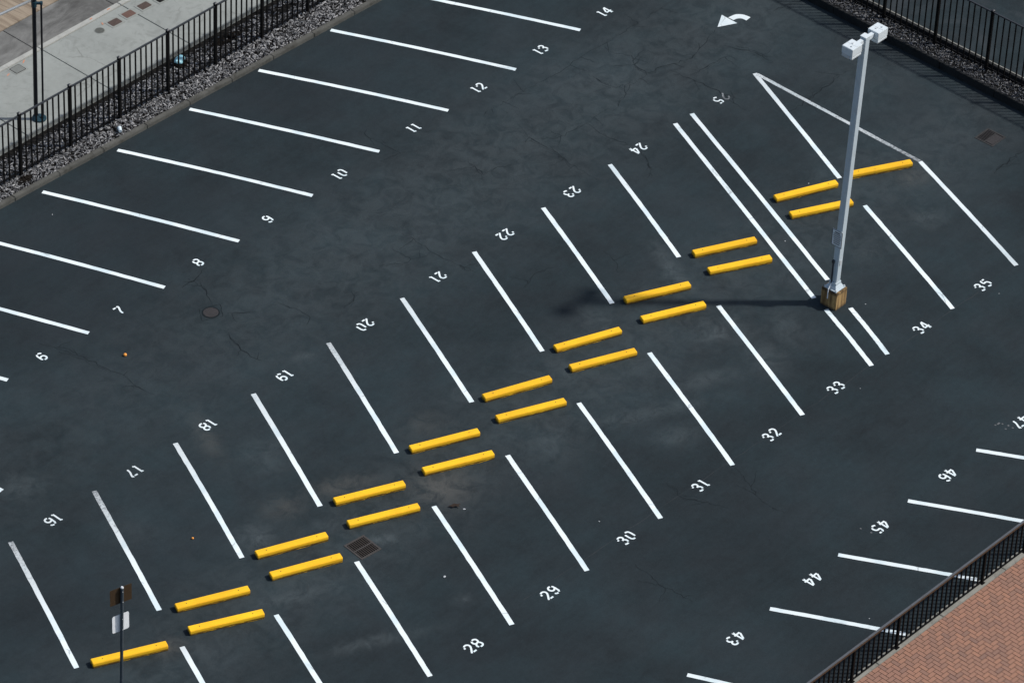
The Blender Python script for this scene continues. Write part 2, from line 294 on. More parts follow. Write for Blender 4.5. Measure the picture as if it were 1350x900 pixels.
def make_yellow():
    n = N('yellow concrete paint'); info = n.new('ShaderNodeObjectInfo')
    sh = n.gain(n.vadd(info.outputs['Location'], (0., 0., 0.)), 3.7)
    v = n.vadd(n.obj(), sh)
    m = n.noise(v, 3.0, 6, .65, .5); g = n.noise(v, 60, 4, .7)
    base = n.mix(n.ramp(m, .3, .7), (.96, .56, .014), (.90, .47, .012))
    base = n.gain(base, n.math('ADD', n.math('ADD', .84, n.math('MULTIPLY', info.outputs['Random'], .14)), n.math('MULTIPLY', g, .2)))
    scuff = n.ramp(n.noise(n.mapping(v, (2.2, 1.2, 1.2), rot=(0, 0, .5)), 2.1, 7, .72, .8), .60, .74, 0, .42)
    base = n.mix(scuff, base, (.40, .235, .035))
    bare = n.ramp(n.noise(v, 7.0, 6, .75, .5), .685, .72, 0, .75)
    base = n.mix(bare, base, (.30, .27, .22))
    streak = n.ramp(n.noise(n.mapping(v, (.55, 9, 9)), 2.4, 6, .7, .4), .57, .68, 0, .55)
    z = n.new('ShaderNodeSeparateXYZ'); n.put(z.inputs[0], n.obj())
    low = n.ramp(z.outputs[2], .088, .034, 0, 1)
    chip_shade = n.ramp(n.noise(n.mapping(v, (1.1, 1, 9)), 5.0, 5, .72, .6), .36, .47, 0, 1)
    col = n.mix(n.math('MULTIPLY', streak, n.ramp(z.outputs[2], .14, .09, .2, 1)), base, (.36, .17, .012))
    col = n.mix(n.math('MULTIPLY', n.math('MULTIPLY', chip_shade, low), .92), col, (.022, .018, .014))  # chips at the foot, spread wide to paint in the under-edge shadow
    speck = n.ramp(n.noise(v, 34, 3, .6), .70, .76, 0, .8)
    col = n.mix(speck, col, (.10, .065, .03))
    n.bump(n.math('ADD', g, n.math('MULTIPLY', m, 1.5)), .35, .008)
    return n.done(col, .58, .35)

def make_stone():
    n = N('crushed stone'); v = n.obj(); t = n.attr('tone')
    c = n.mix(n.ramp(t, .0, 1.), (.042, .043, .045), (.40, .40, .40))
    c = n.mix(n.ramp(n.noise(v, 1.2, 4), .45, .7, 0, .5), c, n.gain(c, .62))
    c = n.gain(c, n.math('ADD', .75, n.math('MULTIPLY', n.noise(v, 55, 3), .5)))
    return n.done(c, .8, .3)

def make_brick():
    n = N('brick paving'); v = n.obj(); t = n.attr('tone')
    c = n.mix(t, (.318, .168, .112), (.218, .131, .100))
    c = n.mix(n.ramp(n.noise(v, 1.1, 5, .6), .45, .72, 0, .4), c, (.24, .135, .105))
    c = n.gain(c, n.math('ADD', .72, n.math('MULTIPLY', n.noise(v, 40, 4, .7), .56)))
    dk = n.ramp(n.noise(v, .8, 3, .5, .8), .69, .73, 0, .8)
    c = n.mix(dk, c, (.035, .022, .018))
    n.bump(n.noise(v, 60, 3), .3, .006)
    return n.done(c, .85, .25)

def make_sidewalk():
    n = N('pale green grey concrete'); v = n.obj()
    a = n.noise(v, .9, 7, .62, .6); b = n.noise(v, 6, 6, .65); g = n.noise(v, 70, 3)
    c = n.gain(n.rgb((.268, .284, .264)), n.math('ADD', n.math('ADD', .60, n.math('MULTIPLY', a, .42)), n.math('ADD', n.math('MULTIPLY', b, .24), n.math('MULTIPLY', g, .14))))
    c = n.mix(n.ramp(n.noise(v, 2.2, 8, .7, 1.2), .50, .68, 0, .48), c, (.165, .172, .158))
    # a few hairline cracks
    w = n.vadd(v, n.gain(n.noisec(v, 1.5, 4), .5))
    c = n.mix(n.math('MULTIPLY', n.ramp(n.vor(w, .55, 'DISTANCE_TO_EDGE'), 0, .012, 1, 0), n.ramp(n.noise(v, .5, 2), .5, .6, 0, .5)), c, (.12, .12, .11))
    n.bump(g, .2, .006)
    return n.done(c, .88, .25)

def make_road():
    n = N('worn street concrete'); v = n.obj()
    a = n.noise(n.mapping(v, (.5, 1.1, 1), rot=(0, 0, 0)), 1.0, 8, .66, .7); b = n.noise(v, 5, 7, .7, .3); g = n.noise(v, 60, 3)
    c = n.mix(n.ramp(a, .32, .68), (.072, .071, .067), (.200, .200, .188))
    c = n.gain(c, n.math('ADD', .62, n.math('ADD', n.math('MULTIPLY', b, .5), n.math('MULTIPLY', g, .26))))
    n.bump(g, .25, .006)
    return n.done(c, .88, .25)

def make_track():
    n = N('tan track paving'); v = n.obj()
    w = n.noise(n.mapping(v, (5.5, .35, 1), rot=(0, 0, .06)), 1.0, 6, .6, .3)
    c = n.mix(n.ramp(w, .35, .7), (.305, .250, .185), (.180, .138, .098))
    sep = n.new('ShaderNodeSeparateXYZ'); n.put(sep.inputs[0], n.vadd(v, n.gain(n.noisec(v, 1.4, 3), .05)))
    ln = n.math('PINGPONG', n.math('ADD', sep.outputs[0], n.math('MULTIPLY', sep.outputs[1], .12)), .17)
    joint = n.math('MULTIPLY', n.ramp(ln, .0, .016, 1, 0), n.ramp(n.noise(v, 2.2, 3), .36, .6, .15, .8))
    c = n.mix(joint, c, (.085, .058, .04))
    rail = n.math('MULTIPLY', n.ramp(n.math('ABSOLUTE', n.math('SUBTRACT', sep.outputs[1], 20.62)), .04, .13, 1, 0), .75)
    c = n.mix(rail, c, (.085, .055, .035))
    c = n.gain(c, n.math('ADD', .75, n.math('MULTIPLY', n.noise(v, 50, 3), .5)))
    n.bump(w, .2, .01)
    return n.done(c, .85, .25)

def make_base_concrete():
    n = N('stained tan concrete'); v = n.obj()
    drip = n.noise(n.mapping(v, (9, 9, .6)), 1.0, 6, .65, .2); b = n.noise(v, 9, 6, .7)
    c = n.mix(n.ramp(drip, .38, .66), (.40, .262, .112), (.125, .072, .030))
    c = n.mix(n.ramp(b, .52, .72, 0, .6), c, (.09, .055, .028))
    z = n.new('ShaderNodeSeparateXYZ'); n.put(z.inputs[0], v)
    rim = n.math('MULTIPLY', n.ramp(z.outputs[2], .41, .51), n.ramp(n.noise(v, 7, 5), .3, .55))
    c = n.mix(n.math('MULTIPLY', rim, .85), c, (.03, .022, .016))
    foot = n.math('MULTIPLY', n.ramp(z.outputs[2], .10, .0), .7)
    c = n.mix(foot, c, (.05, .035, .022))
    n.bump(b, .35, .01)
    return n.done(c, .88, .25)

M = {}
M['lot'] = make_lot_material()
M['street'] = make_plain_asphalt()
M['paint'] = make_paint('road paint', (.79, .865, .87))
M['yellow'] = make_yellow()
M['stone'] = make_stone()
M['brick'] = make_brick()
M['sidewalk'] = make_sidewalk()
M['road'] = make_road()
M['track'] = make_track()
M['block'] = make_base_concrete()
M['kerb'] = mottled('weathered kerb concrete', (.088, .088, .079), .55, 1.6, 30, .35, .9, .2, (.035, .035, .028), .75, .3)
M['kerb_shaded'] = mottled('shade toned kerb concrete', (.021, .022, .0225), .5, 2.0, 30, .3, .9, .12, (.010, .010, .010), .7, .3)  # kerb base colour blackened to hold the shade on its face
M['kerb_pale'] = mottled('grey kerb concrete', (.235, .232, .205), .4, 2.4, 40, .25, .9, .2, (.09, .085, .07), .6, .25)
M['kerb_white'] = mottled('light concrete edging', (.37, .375, .345), .25, 2.4, 40, .15, .9, .2, (.22, .22, .2), .5, .2)
M['soil'] = mottled('dark soil', (.013, .0125, .0115), .5, 5, 40, .4, .95, .1, bump=.5)
M['black'] = mottled('black painted steel', (.0032, .0032, .0034), .3, 6, 60, .2, .6, .14, (.009, .007, .005), .5, .05)
M['rail'] = mottled('blue grey steel', (.030, .033, .038), .3, 5, 60, .2, .5, .45, (.03, .024, .018), .5, .05)  # lighter, bluer steel than the posts and pickets
M['handrail'] = mottled('grey painted handrail', (.085, .092, .102), .25, 4, 60, .15, .5, .4, (.06, .05, .04), .5, .05)
M['rust'] = mottled('brown handrail web', (.070, .042, .024), .3, 6, 60, .2, .7, .25, (.03, .02, .014), .6, .05)
M['pole'] = mottled('pale grey pole paint', (.49, .565, .60), .12, 1.5, 40, .06, .5, .35, (.36, .38, .38), .35, .03)
M['head'] = mottled('white lamp housing paint', (.63, .69, .71), .1, 4, 60, .06, .45, .35, (.5, .52, .52), .35, .03)
M['seam'] = mottled('grey housing seam', (.52, .55, .56), .2, 6, 60, .1, .6, .3)
M['lens'] = mottled('dull lamp lens', (.20, .21, .21), .1, 6, 60, .05, .2, .5)
M['plate'] = mottled('grey sign face', (.74, .78, .80), .1, 6, 60, .05, .5, .35)
M['ink'] = mottled('faded sign print', (.045, .052, .06), .2, 8, 60, .1, .7, .2)
M['dkpipe'] = mottled('dark conduit', (.03, .034, .04), .2, 8, 60, .1, .6, .3)
M['signpost'] = mottled('dark galvanised post', (.050, .064, .076), .25, 8, 60, .15, .5, .4)
M['brownplate'] = mottled('brown sign back', (.055, .033, .016), .2, 9, 80, .15, .6, .3)
M['whiteplate'] = mottled('white sign back', (.97, .985, .985), .03, 9, 80, .04, .45, .4)
M['postcap'] = mottled('pale post cap', (.6, .62, .63), .1, 9, 60, .05, .5, .4)
M['teal'] = mottled('dark teal cast iron', (.012, .040, .055), .3, 9, 60, .2, .45, .4)
M['navy'] = mottled('near black blue pole paint', (.0065, .0075, .011), .3, 4, 60, .2, .45, .35)
M['silver'] = mottled('brushed silver tube', (.55, .58, .60), .1, 6, 60, .05, .32, .5, metal=.7)
M['grate'] = mottled('rusty grate iron', (.040, .033, .028), .4, 9, 60, .3, .7, .35, (.04, .028, .022), .6, .2)
M['grate_frame'] = mottled('worn iron frame', (.052, .047, .044), .4, 9, 60, .3, .75, .3, (.03, .026, .022), .6, .2)
M['pit'] = mottled('drain darkness', (.004, .004, .004), .2, 9, 60, .2, .95, .05)
M['mhole'] = mottled('manhole iron', (.032, .029, .029), .5, 14, 70, .4, .7, .35, (.018, .016, .016), .6, .3)
M['cover_brown'] = mottled('rust brown cover', (.070, .050, .042), .4, 14, 70, .35, .75, .3, (.12, .07, .05), .5, .25)
M['cover_red'] = mottled('red brown cover', (.125, .072, .056), .35, 14, 70, .3, .75, .3, (.07, .05, .045), .5, .25)
M['cover_grey'] = mottled('grey green cover', (.085, .088, .078), .35, 14, 70, .3, .75, .3, bump=.25)
M['cover_pale'] = mottled('pale concrete lid', (.175, .184, .170), .3, 9, 70, .2, .85, .25, (.12, .125, .115), .5, .2)
M['patch'] = mottled('mortar frame', (.250, .262, .242), .2, 9, 60, .15, .9, .2)
M['joint'] = mottled('dark slab joint', (.030, .028, .024), .4, 9, 60, .3, .95, .1)
M['mortar'] = mottled('brick joint sand', (.036, .025, .021), .4, 9, 60, .3, .95, .1)
M['spray'] = mottled('orange survey paint', (.55, .22, .12), .3, 12, 60, .3, .8, .2, (.42, .36, .30), .7, 0)
M['crack'] = mottled('crack dirt', (.0120, .0160, .0185), .3, 6, 40, .3, .95, .1)
M['seamline'] = mottled('old painted-out line', (.036, .042, .046), .5, 3, 40, .4, .9, .15, (.03, .034, .038), .9, 0)
M['ghost'] = mottled('faded old paint', (.135, .14, .145), .4, 14, 60, .4, .85, .2, (.035, .04, .045), .65, 0)
M['bag'] = mottled('light blue plastic', (.26, .54, .62), .25, 9, 60, .1, .35, .45, (.55, .70, .72), .5, 0)
M['cup'] = mottled('pale blue white cup', (.62, .72, .76), .15, 9, 60, .1, .5, .35)
M['orange'] = mottled('orange peel', (.85, .33, .05), .15, 20, 90, .1, .5, .4)
M['leaf'] = mottled('dead brown leaf', (.030, .020, .014), .3, 20, 90, .3, .8, .2)
M['paper'] = mottled('scuffed white paper', (.45, .47, .48), .15, 12, 60, .1, .8, .2)
M['litter'] = mottled('rotted leaf litter', (.012, .010, .008), .5, 14, 60, .5, .95, .1, bump=.6)

# ------------------------------------------------------------------ world geometry constants
def left_kerb_y(x):   return 13.165 - .0262*(x - .3)          # lot-side foot of the kerb by the gravel bed
def right_kerb_x(y):  return 17.425 + .012*y
def rail_y(x):        return -14.335 - .014*x
def brick_y(x):       return -14.455 - .020*x
SW_Z = .18

# ------------------------------------------------------------------ setting
gm = MB(); gm.prism([(-500,-500),(500,-500),(500,500),(-500,500)], -.5, -.03)
g = gm.build('ground', M['street']); tag(g, 'dark open ground spreading beyond the parking lot', 'ground', kind='structure')

def blob(X, Y, items):
    acc = np.zeros_like(X)
    for (cx, cy, a, b, s) in items:
        # axes lean with the bays
        ca, sa = math.cos(1.12), math.sin(1.12)
        dx, dy = X-cx, Y-cy
        u = dx*sa - dy*ca; w = dx*ca + dy*sa
        d = (u/a)**2 + (w/b)**2
        acc = np.maximum(acc, s*np.exp(-d*1.1))
    return acc

nx, ny = 340, 201
xs = np.linspace(-34, 17.48, nx); ys = np.linspace(-14.6, 13.35, ny)
X, Y = np.meshgrid(xs, ys)
V = np.stack([X, Y, np.zeros_like(X)], -1).reshape(-1, 3)
idx = np.arange(nx*ny).reshape(ny, nx)
F = np.stack([idx[:-1,:-1], idx[:-1,1:], idx[1:,1:], idx[1:,:-1]], -1).reshape(-1, 4)
lot = tri_mesh('parking_lot', V, F, M['lot'])
tag(lot, 'dark sealed asphalt parking lot with white angled bays', 'parking lot', kind='structure')
dust = blob(X, Y, [d[:5] for d in DUST if not d[5]])
tan = blob(X, Y, [d[:5] for d in DUST if d[5]])
mid = .24*np.exp(-((Y+2.4)/1.8)**2) + .30*np.exp(-((Y-5.4)/2.6)**2)*(.35+.65/(1+np.exp(-(X+5)/2.5)))      # trafficked, dustier strips
dust = np.clip(np.maximum(dust, mid), 0, 1)
dark = blob(X, Y, DARK)
stain = np.ones((nx*ny, 4), np.float32)
stain[:,0] = dust.ravel(); stain[:,1] = tan.ravel(); stain[:,2] = dark.ravel()
a = lot.data.attributes.new('stain', 'FLOAT_COLOR', 'POINT'); a.data.foreach_set('color', stain.ravel())

def ribbon(pts, widths, z, name, mat, parent, wear=None, attr='wear'):
    """flat painted strip along pts; widths and wear per point"""
    v = []; w = []
    n = len(pts)
    for i, p in enumerate(pts):
        q0 = pts[max(i-1, 0)]; q1 = pts[min(i+1, n-1)]
        dx, dy = q1[0]-q0[0], q1[1]-q0[1]; L = math.hypot(dx, dy) or 1
        nx_, ny_ = -dy/L, dx/L; h = widths[i]/2
        v += [(p[0]+nx_*h, p[1]+ny_*h, z), (p[0]-nx_*h, p[1]-ny_*h, z)]
        w += [wear[i] if wear else 0]*2
    f = [(2*i+1, 2*i+3, 2*i+2, 2*i) for i in range(n-1)]
    me = bpy.data.meshes.new(name); me.from_pydata(v, [], f); me.materials.append(mat)
    if wear:
        a = me.attributes.new(attr, 'FLOAT', 'POINT'); a.data.foreach_set('value', w)
    o = bpy.data.objects.new(name, me)
    return link(o, parent)

LINE_W = .128
zc = .004
for (row, k, p0, p1) in LINES:
    n = 24
    L = math.hypot(p1[0]-p0[0], p1[1]-p0[1]); nx_, ny_ = -(p1[1]-p0[1])/L, (p1[0]-p0[0])/L
    bow = {'kerbside': .030, 'triangle': .0}.get(row, .012) * rng.uniform(.6, 1.3)
    pts, wd, wr = [], [], []
    for i in range(n+1):
        t = i/n
        o = bow*math.sin(math.pi*t) + rng.uniform(-.003, .003)
        pts.append((p0[0]+(p1[0]-p0[0])*t + nx_*o, p0[1]+(p1[1]-p0[1])*t + ny_*o))
        wd.append(LINE_W*rng.uniform(.95, 1.05)*(.9 if row == 'triangle' else 1))
        if row == 'upper':
            top = {16:.62, 17:.66, 18:.42, 19:.40, 20:.62, 21:.36, 22:.16, 23:.12, 24:.26, 25:.18, 26:.22, 27:.46}[k]
            w = .03 + top*max(0, 1-t*1.55)
            if k in (16, 17): w += .14*(1-t)
        elif row == 'triangle': w = .62 + .30*max(0, (t-.62)/.38)
        elif row == 'kerbside': w = .02 + .12*t
        elif row == 'brickside': w = .15
        else:
            w = .04 + (.35*max(0, 1-t*9) if k == 26 else 0)
            if k == 36: w = .16 + .42*max(0, t-.45)
        wr.append(w)
    z = zc + (.0015 if (row == 'triangle') else 0) + (.0008 if k == 36 else 0)
    ribbon(pts, wd, z, 'bay_line', M['paint'], lot, wr)

# --- stencilled numbers
GL = {
 '0': [[(.17,1.16),(.16,.9),(.16,.55),(.20,.30),(.33,.15),(.56,.12)], [(.83,.34),(.84,.6),(.84,.95),(.80,1.20),(.67,1.35),(.42,1.38)]],
 '1': [[(.50,1.40),(.50,.75),(.50,.10)], [(.30,1.30),(.44,1.36)], [(.56,.13),(.72,.13)]],
 '2': [[(.150,1.00),(.165,1.21)], [(.25,1.31),(.45,1.385),(.66,1.35),(.80,1.20),(.83,1.02),(.74,.80),(.52,.52),(.30,.28),(.17,.10)], [(.44,.13),(.86,.13)]],
 '3': [[(.150,1.02),(.165,1.21)], [(.25,1.31),(.46,1.385),(.66,1.34),(.79,1.17),(.77,.98),(.64,.83),(.46,.79)], [(.70,.74),(.82,.62),(.85,.44),(.80,.28)], [(.66,.155),(.42,.12),(.20,.22)]],
 '4': [[(.68,1.42),(.68,.75),(.68,.08)], [(.57,1.34),(.36,.98),(.13,.56)], [(.10,.45),(.58,.45)], [(.78,.45),(.92,.45)], [(.54,.11),(.62,.11)], [(.74,.11),(.84,.11)]],
 '5': [[(.80,1.36),(.50,1.36)], [(.36,1.36),(.22,1.30),(.19,.98),(.30,.86),(.50,.90),(.70,.82),(.83,.62),(.84,.42),(.78,.28)], [(.64,.155),(.42,.12),(.18,.22)]],
 '6': [[(.82,1.18),(.70,1.33),(.46,1.385)], [(.30,1.32),(.18,1.15),(.155,.80),(.16,.42),(.24,.24)], [(.38,.14),(.60,.12),(.78,.24),(.845,.44),(.78,.66),(.60,.79),(.38,.76),(.25,.62)]],
 '7': [[(.13,1.32),(.52,1.32)], [(.66,1.36),(.84,1.30),(.74,1.0),(.56,.66),(.47,.36),(.46,.08)]],
 '8': [[(.34,.78),(.19,.92),(.18,1.15),(.28,1.30)], [(.40,1.37),(.62,1.37),(.80,1.22),(.81,.96),(.68,.80),(.42,.745),(.22,.60),(.155,.40),(.22,.22)], [(.36,.13),(.60,.12),(.80,.24),(.845,.44),(.78,.62),(.70,.70)]],
}
GL['9'] = [[(1-x, 1.5-y) for x, y in s] for s in GL['6']]
WID = {'1': .74}
U = .230; STROKE = .048

def catmull(p, m=4):
    if len(p) < 3: return list(p)
    out = []
    q = [p[0]] + list(p) + [p[-1]]
    for i in range(1, len(q)-2):
        a, b, c, d = q[i-1], q[i], q[i+1], q[i+2]
        for j in range(m):
            t = j/m
            out.append(tuple(.5*((2*b[k]) + (-a[k]+c[k])*t + (2*a[k]-5*b[k]+4*c[k]-d[k])*t*t + (-a[k]+3*b[k]-3*c[k]+d[k])*t**3) for k in (0, 1)))
    out.append(tuple(p[-1]))
    return out

def number(txt, c, flip, wear=.05, parent=None, skip=(), mat=None, label=None, name='bay_number', broken=()):
    adv = [(WID.get(ch, 1.0))*1.17 for ch in txt]
    tot = sum(adv) - .17
    x = -tot/2
    v, f, wv = [], [], []
    zz = .0045
    for ci, ch in enumerate(txt):
        off = x - (1-WID.get(ch, 1.0))/2
        for si, st in enumerate(GL[ch]):
            if (ci, si) in skip: continue
            p = catmull(st)
            zz += .0004
            n = len(p); base = len(v)
            for i, (px, py) in enumerate(p):
                q0, q1 = p[max(i-1,0)], p[min(i+1,n-1)]
                dx, dy = q1[0]-q0[0], q1[1]-q0[1]; L = math.hypot(dx, dy) or 1
                hx, hy = -dy/L*STROKE/2, dx/L*STROKE/2
                X0, Y0 = (px+off)*U, (py-.75)*U
                for sx in (1, -1):
                    a_, b_ = X0+sx*hx, Y0+sx*hy
                    if flip: a_, b_ = -a_, -b_
                    v.append((a_, b_, zz)); wv.append(min(1.2, max(0, (1.02 if ci in broken else wear) + rng.uniform(-.04, .04))))
            f += [(base+2*i+1, base+2*i+3, base+2*i+2, base+2*i) for i in range(n-1)]
        x += adv[ci]
    me = bpy.data.meshes.new(name); me.from_pydata(v, [], f); me.materials.append(mat or M['paint'])
    a = me.attributes.new('wear', 'FLOAT', 'POINT'); a.data.foreach_set('value', wv)
    o = bpy.data.objects.new(name, me); o.location = (c[0], c[1], 0); o.rotation_euler = (0, 0, rng.uniform(-.03, .03))
    if label: o['label'] = label
    return link(o, parent)

for k, c in NUMBERS.items():
    flip = (16 <= k <= 25) or k >= 43
    wear = {16:.30, 17:.34, 18:.10, 25:.22, 24:.08}.get(k, .03)
    number(str(k), c, flip, wear, lot, skip={(0,2)} if k == 25 else (), broken=(0,) if k == 25 else (), label=f'white stencilled bay number {k}' + (' with its first digit broken up' if k == 25 else ''))
number('2', (NUMBERS[47][0]-.42, NUMBERS[47][1]+.22), True, .9, lot, mat=M['ghost'], name='faded_marking', skip={(0,1)})
for dx_, dy_ in ((0, 0), (.16, -.10)):
    number('1', (NUMBERS[47][0]-.52+dx_, NUMBERS[47][1]+.24+dy_), True, .9, lot, mat=M['ghost'], name='faded_marking', skip={(0,0)})
number('1', (NUMBERS[45][0]-.36, NUMBERS[45][1]+.16), True, .9, lot, mat=M['ghost'], name='faded_marking', skip={(0,0)})

# --- turn arrow
def arrow(shift):
    v, f, w = [], [], []
    def P(q, z): v.append((q[0]+shift[0], q[1]+shift[1], z)); w.append(.22)
    for q in ARROW: P(q, .0045)
    f.append((0, 2, 1))
    o_, i_ = catmull(ARROW_OUT, 6), catmull(ARROW_IN, 6)
    b = len(v)
    for q0, q1 in zip(o_, i_): P(q0, .0055); P(q1, .0055)
    f += [(b+2*i, b+2*i+1, b+2*i+3, b+2*i+2) for i in range(len(o_)-1)]
    me = bpy.data.meshes.new('turn_arrow'); me.from_pydata(v, [], f); me.materials.append(M['paint'])
    bm = bmesh.new(); bm.from_mesh(me)
    bmesh.ops.recalc_face_normals(bm, faces=bm.faces)
    for fc in bm.faces:
        if fc.normal.z < 0: fc.normal_flip()
    bm.to_mesh(me); bm.free()
    a = me.attributes.new('wear', 'FLOAT', 'POINT'); a.data.foreach_set('value', w)
    return link(bpy.data.objects.new('turn_arrow', me), lot)
arrow((0, 0)); arrow(ARROW_SHIFT)

# --- cracks and the old seam
def jag(pts, step=.12, amp=.05):
    out = [pts[0]]
    for a_, b_ in zip(pts[:-1], pts[1:]):
        L = math.hypot(b_[0]-a_[0], b_[1]-a_[1]); m = max(1, int(L/step))
        for i in range(1, m+1):
            t = i/m
            e = amp if i < m else amp*.4
            out.append((a_[0]+(b_[0]-a_[0])*t+rng.uniform(-e, e), a_[1]+(b_[1]-a_[1])*t+rng.uniform(-e, e)))
    return out

for ci, c in enumerate(CRACKS):
    main = jag(c)
    n = len(main); w0 = rng.uniform(.010, .026)
    wd = [max(.005, w0*(rng.uniform(.3, 1.5))*min(1, .25+2.2*min(i, n-1-i)/max(n, 1))) for i in range(n)]
    ob = ribbon(main, wd, .002 + .00002*ci, 'crack', M['crack'], lot)
    # side branches, joined into the same crack
    v = [tuple(q.co) for q in ob.data.vertices]; f = [tuple(q.vertices) for q in ob.data.polygons]
    for bi in range(n//5):
        i = rng.randrange(1, n-1) if n > 3 else 0
        ang = rng.uniform(0, 6.28); L = rng.uniform(.15, .7)
        br = jag([main[i], (main[i][0]+L*math.cos(ang), main[i][1]+L*math.sin(ang))], .09, .035)
        base = len(v); m = len(br); zz = .0025 + .00004*bi
        for j, p in enumerate(br):
            h = .006*(1-j/m)+.0015
            q0, q1 = br[max(j-1,0)], br[min(j+1,m-1)]; dx, dy = q1[0]-q0[0], q1[1]-q0[1]; l = math.hypot(dx, dy) or 1
            v += [(p[0]-dy/l*h, p[1]+dx/l*h, zz), (p[0]+dy/l*h, p[1]-dx/l*h, zz)]
        f += [(base+2*j+1, base+2*j+3, base+2*j+2, base+2*j) for j in range(m-1)]
    for side in (-1, 1):
        if rng.random() < .45: continue
        off = rng.uniform(.03, .09)*side; i0 = rng.randrange(0, max(1, n//2)); i1 = min(n, i0 + rng.randrange(3, max(4, n//2)+3))
        st = [(main[i][0]+off*rng.uniform(.4, 1.3), main[i][1]+off*rng.uniform(.4, 1.3)) for i in range(i0, i1)]
        base = len(v); m = len(st)
        for j, p in enumerate(st):
            q0, q1 = st[max(j-1,0)], st[min(j+1,m-1)]; dx, dy = q1[0]-q0[0], q1[1]-q0[1]; l = math.hypot(dx, dy) or 1; h = rng.uniform(.001, .006)
            v += [(p[0]-dy/l*h, p[1]+dx/l*h, .0032+.0003*side), (p[0]+dy/l*h, p[1]-dx/l*h, .0032+.0003*side)]
        f += [(base+2*j+1, base+2*j+3, base+2*j+2, base+2*j) for j in range(m-1)]
    me = bpy.data.meshes.new('crack'); me.from_pydata(v, [], f); me.materials.append(M['crack']); ob.data = me
sm = jag(SEAM, .3, .02)
ribbon(sm, [rng.uniform(.004, .022) for _ in sm], .0016, 'old_seam', M['seamline'], lot)

# ------------------------------------------------------------------ wheel stops
PROF = [(0, 0), (.225, 0), (.225, .095), (.192, .148), (.018, .148), (.004, .128)]
def stop_mesh():
    mb = MB(); mb.extrude_x(PROF, -.5, .5)
    me = mb.mesh('wheel_stop')
    bm = bmesh.new(); bm.from_mesh(me)
    bmesh.ops.recalc_face_normals(bm, faces=bm.faces)
    bmesh.ops.bevel(bm, geom=list(bm.edges), offset=.006, segments=2, affect='EDGES', clamp_overlap=True)
    bm.to_mesh(me); bm.free()
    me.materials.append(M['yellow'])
    return me
PH = {('upper',16):'yellow wheel stop behind the two-plate sign post, at the head of bay 16',
      ('lower',26):'yellow wheel stop lowest in the near row, facing the stop of bay 17',
      ('lower',27):'yellow wheel stop left of the square drain grate, facing the stop of bay 18',
      ('lower',35):'yellow wheel stop right of the light pole, at the worn corner of the painted triangle'}
proto = None
for (row, k, p0, p1) in STOPS:
    dx, dy = p1[0]-p0[0], p1[1]-p0[1]; L = math.hypot(dx, dy); rz = math.atan2(dy, dx)
    if (row, k) == ('lower', 35):
        L = 1.82; p0 = (p1[0]-L*math.cos(rz), p1[1]-L*math.sin(rz))
    root = empty('wheel_stop', ((p0[0]+p1[0])/2, (p0[1]+p1[1])/2, .0005), rz)
    if proto is None:
        body_me = stop_mesh(); pm = MB(); pm.tube((0,0,0), (0,0,.004), .013, n=10); pin_me = pm.mesh('anchor_pin'); pin_me.materials.append(M['grate'])
        proto = True
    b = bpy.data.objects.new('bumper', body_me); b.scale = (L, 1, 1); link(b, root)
    for s in (-1, 1):
        q = bpy.data.objects.new('anchor_pin', pin_me); q.location = (s*(L/2-.26), .105, .1482); link(q, root)
    tag(root, PH.get((row, k), f'yellow concrete wheel stop at the head of the bay numbered {k}'), 'wheel stop', 'yellow wheel stops down the middle of the lot')

# ------------------------------------------------------------------ left side: kerb, gravel, sidewalk, street, track
X0, X1 = -30.0, 17.2
mb = MB()
segs = np.arange(-30, 17.3, 1.58)
for a_, b_ in zip(segs[:-1], segs[1:]):
    y0, y1 = left_kerb_y(a_), left_kerb_y(b_)
    e = .0015; dz = rng.uniform(-.003, .003)
    mb.prism([(a_+e, y0), (b_-e, y1), (b_-e, y1+.155), (a_+e, y0+.155)], -.08, .115+dz)
o = mb.build('kerb', M['kerb'], bevel=.014); tag(o, 'low weathered kerb between the asphalt and the pale gravel bed', 'kerb', kind='structure')

mb = MB(); mb.prism([(X0, left_kerb_y(X0)+.1), (X1, left_kerb_y(X1)+.1), (X1, 15.1), (X0, 15.1)], -.05, .035)
o = mb.build('soil', M['soil']); tag(o, 'dark soil under the pale gravel bed', 'soil', kind='structure')

SWE = 15.02
mb = MB()
xj = [-30.] + [.44 + 3.06*i for i in range(-8, 7)]
for a_, b_ in zip(xj[:-1], xj[1:]):
    mb.prism([(a_+.011, SWE), (b_-.011, SWE), (b_-.011, 17.70), (a_+.011, 17.70)], -.05, SW_Z + rng.uniform(-.003, .003))
o = mb.build('sidewalk', M['sidewalk'], bevel=.008); tag(o, 'pale concrete sidewalk slabs beyond the black picket fence', 'sidewalk', kind='structure')
mb = MB(); mb.box((-5.9, 16.38, .04), (48, 2.7, .17)); mb.build('joint_bed', M['joint'], o)
mb = MB()
for a_, b_ in zip(xj[:-1], xj[1:]):
    mb.prism([(a_+.008, 17.73), (b_-.008, 17.73), (b_-.008, 17.90), (a_+.008, 17.90)], -.05, SW_Z + .002)
o2 = mb.build('kerb', M['kerb_white'], bevel=.012); tag(o2, 'light concrete kerb between sidewalk slabs and grey street', 'kerb', kind='structure')
mb = MB()
for a_, b_ in zip(xj[:-1], xj[1:]):
    mb.prism([(a_+.010, 17.86), (b_-.010, 17.86), (b_-.010, 19.26), (a_+.010, 19.26)], -.05, .055)
o = mb.build('road', M['road'], bevel=.006); tag(o, 'stained grey concrete street strip beside the tan track bed', 'road', kind='structure')
mb = MB(); mb.box((-5.9, 18.6, -.0), (48, 1.2, .08)); mb.build('joint_bed', M['joint'], o)
mb = MB(); mb.prism([(-30, 19.28), (18, 19.28), (18, 40), (-30, 40)], -.05, .058)
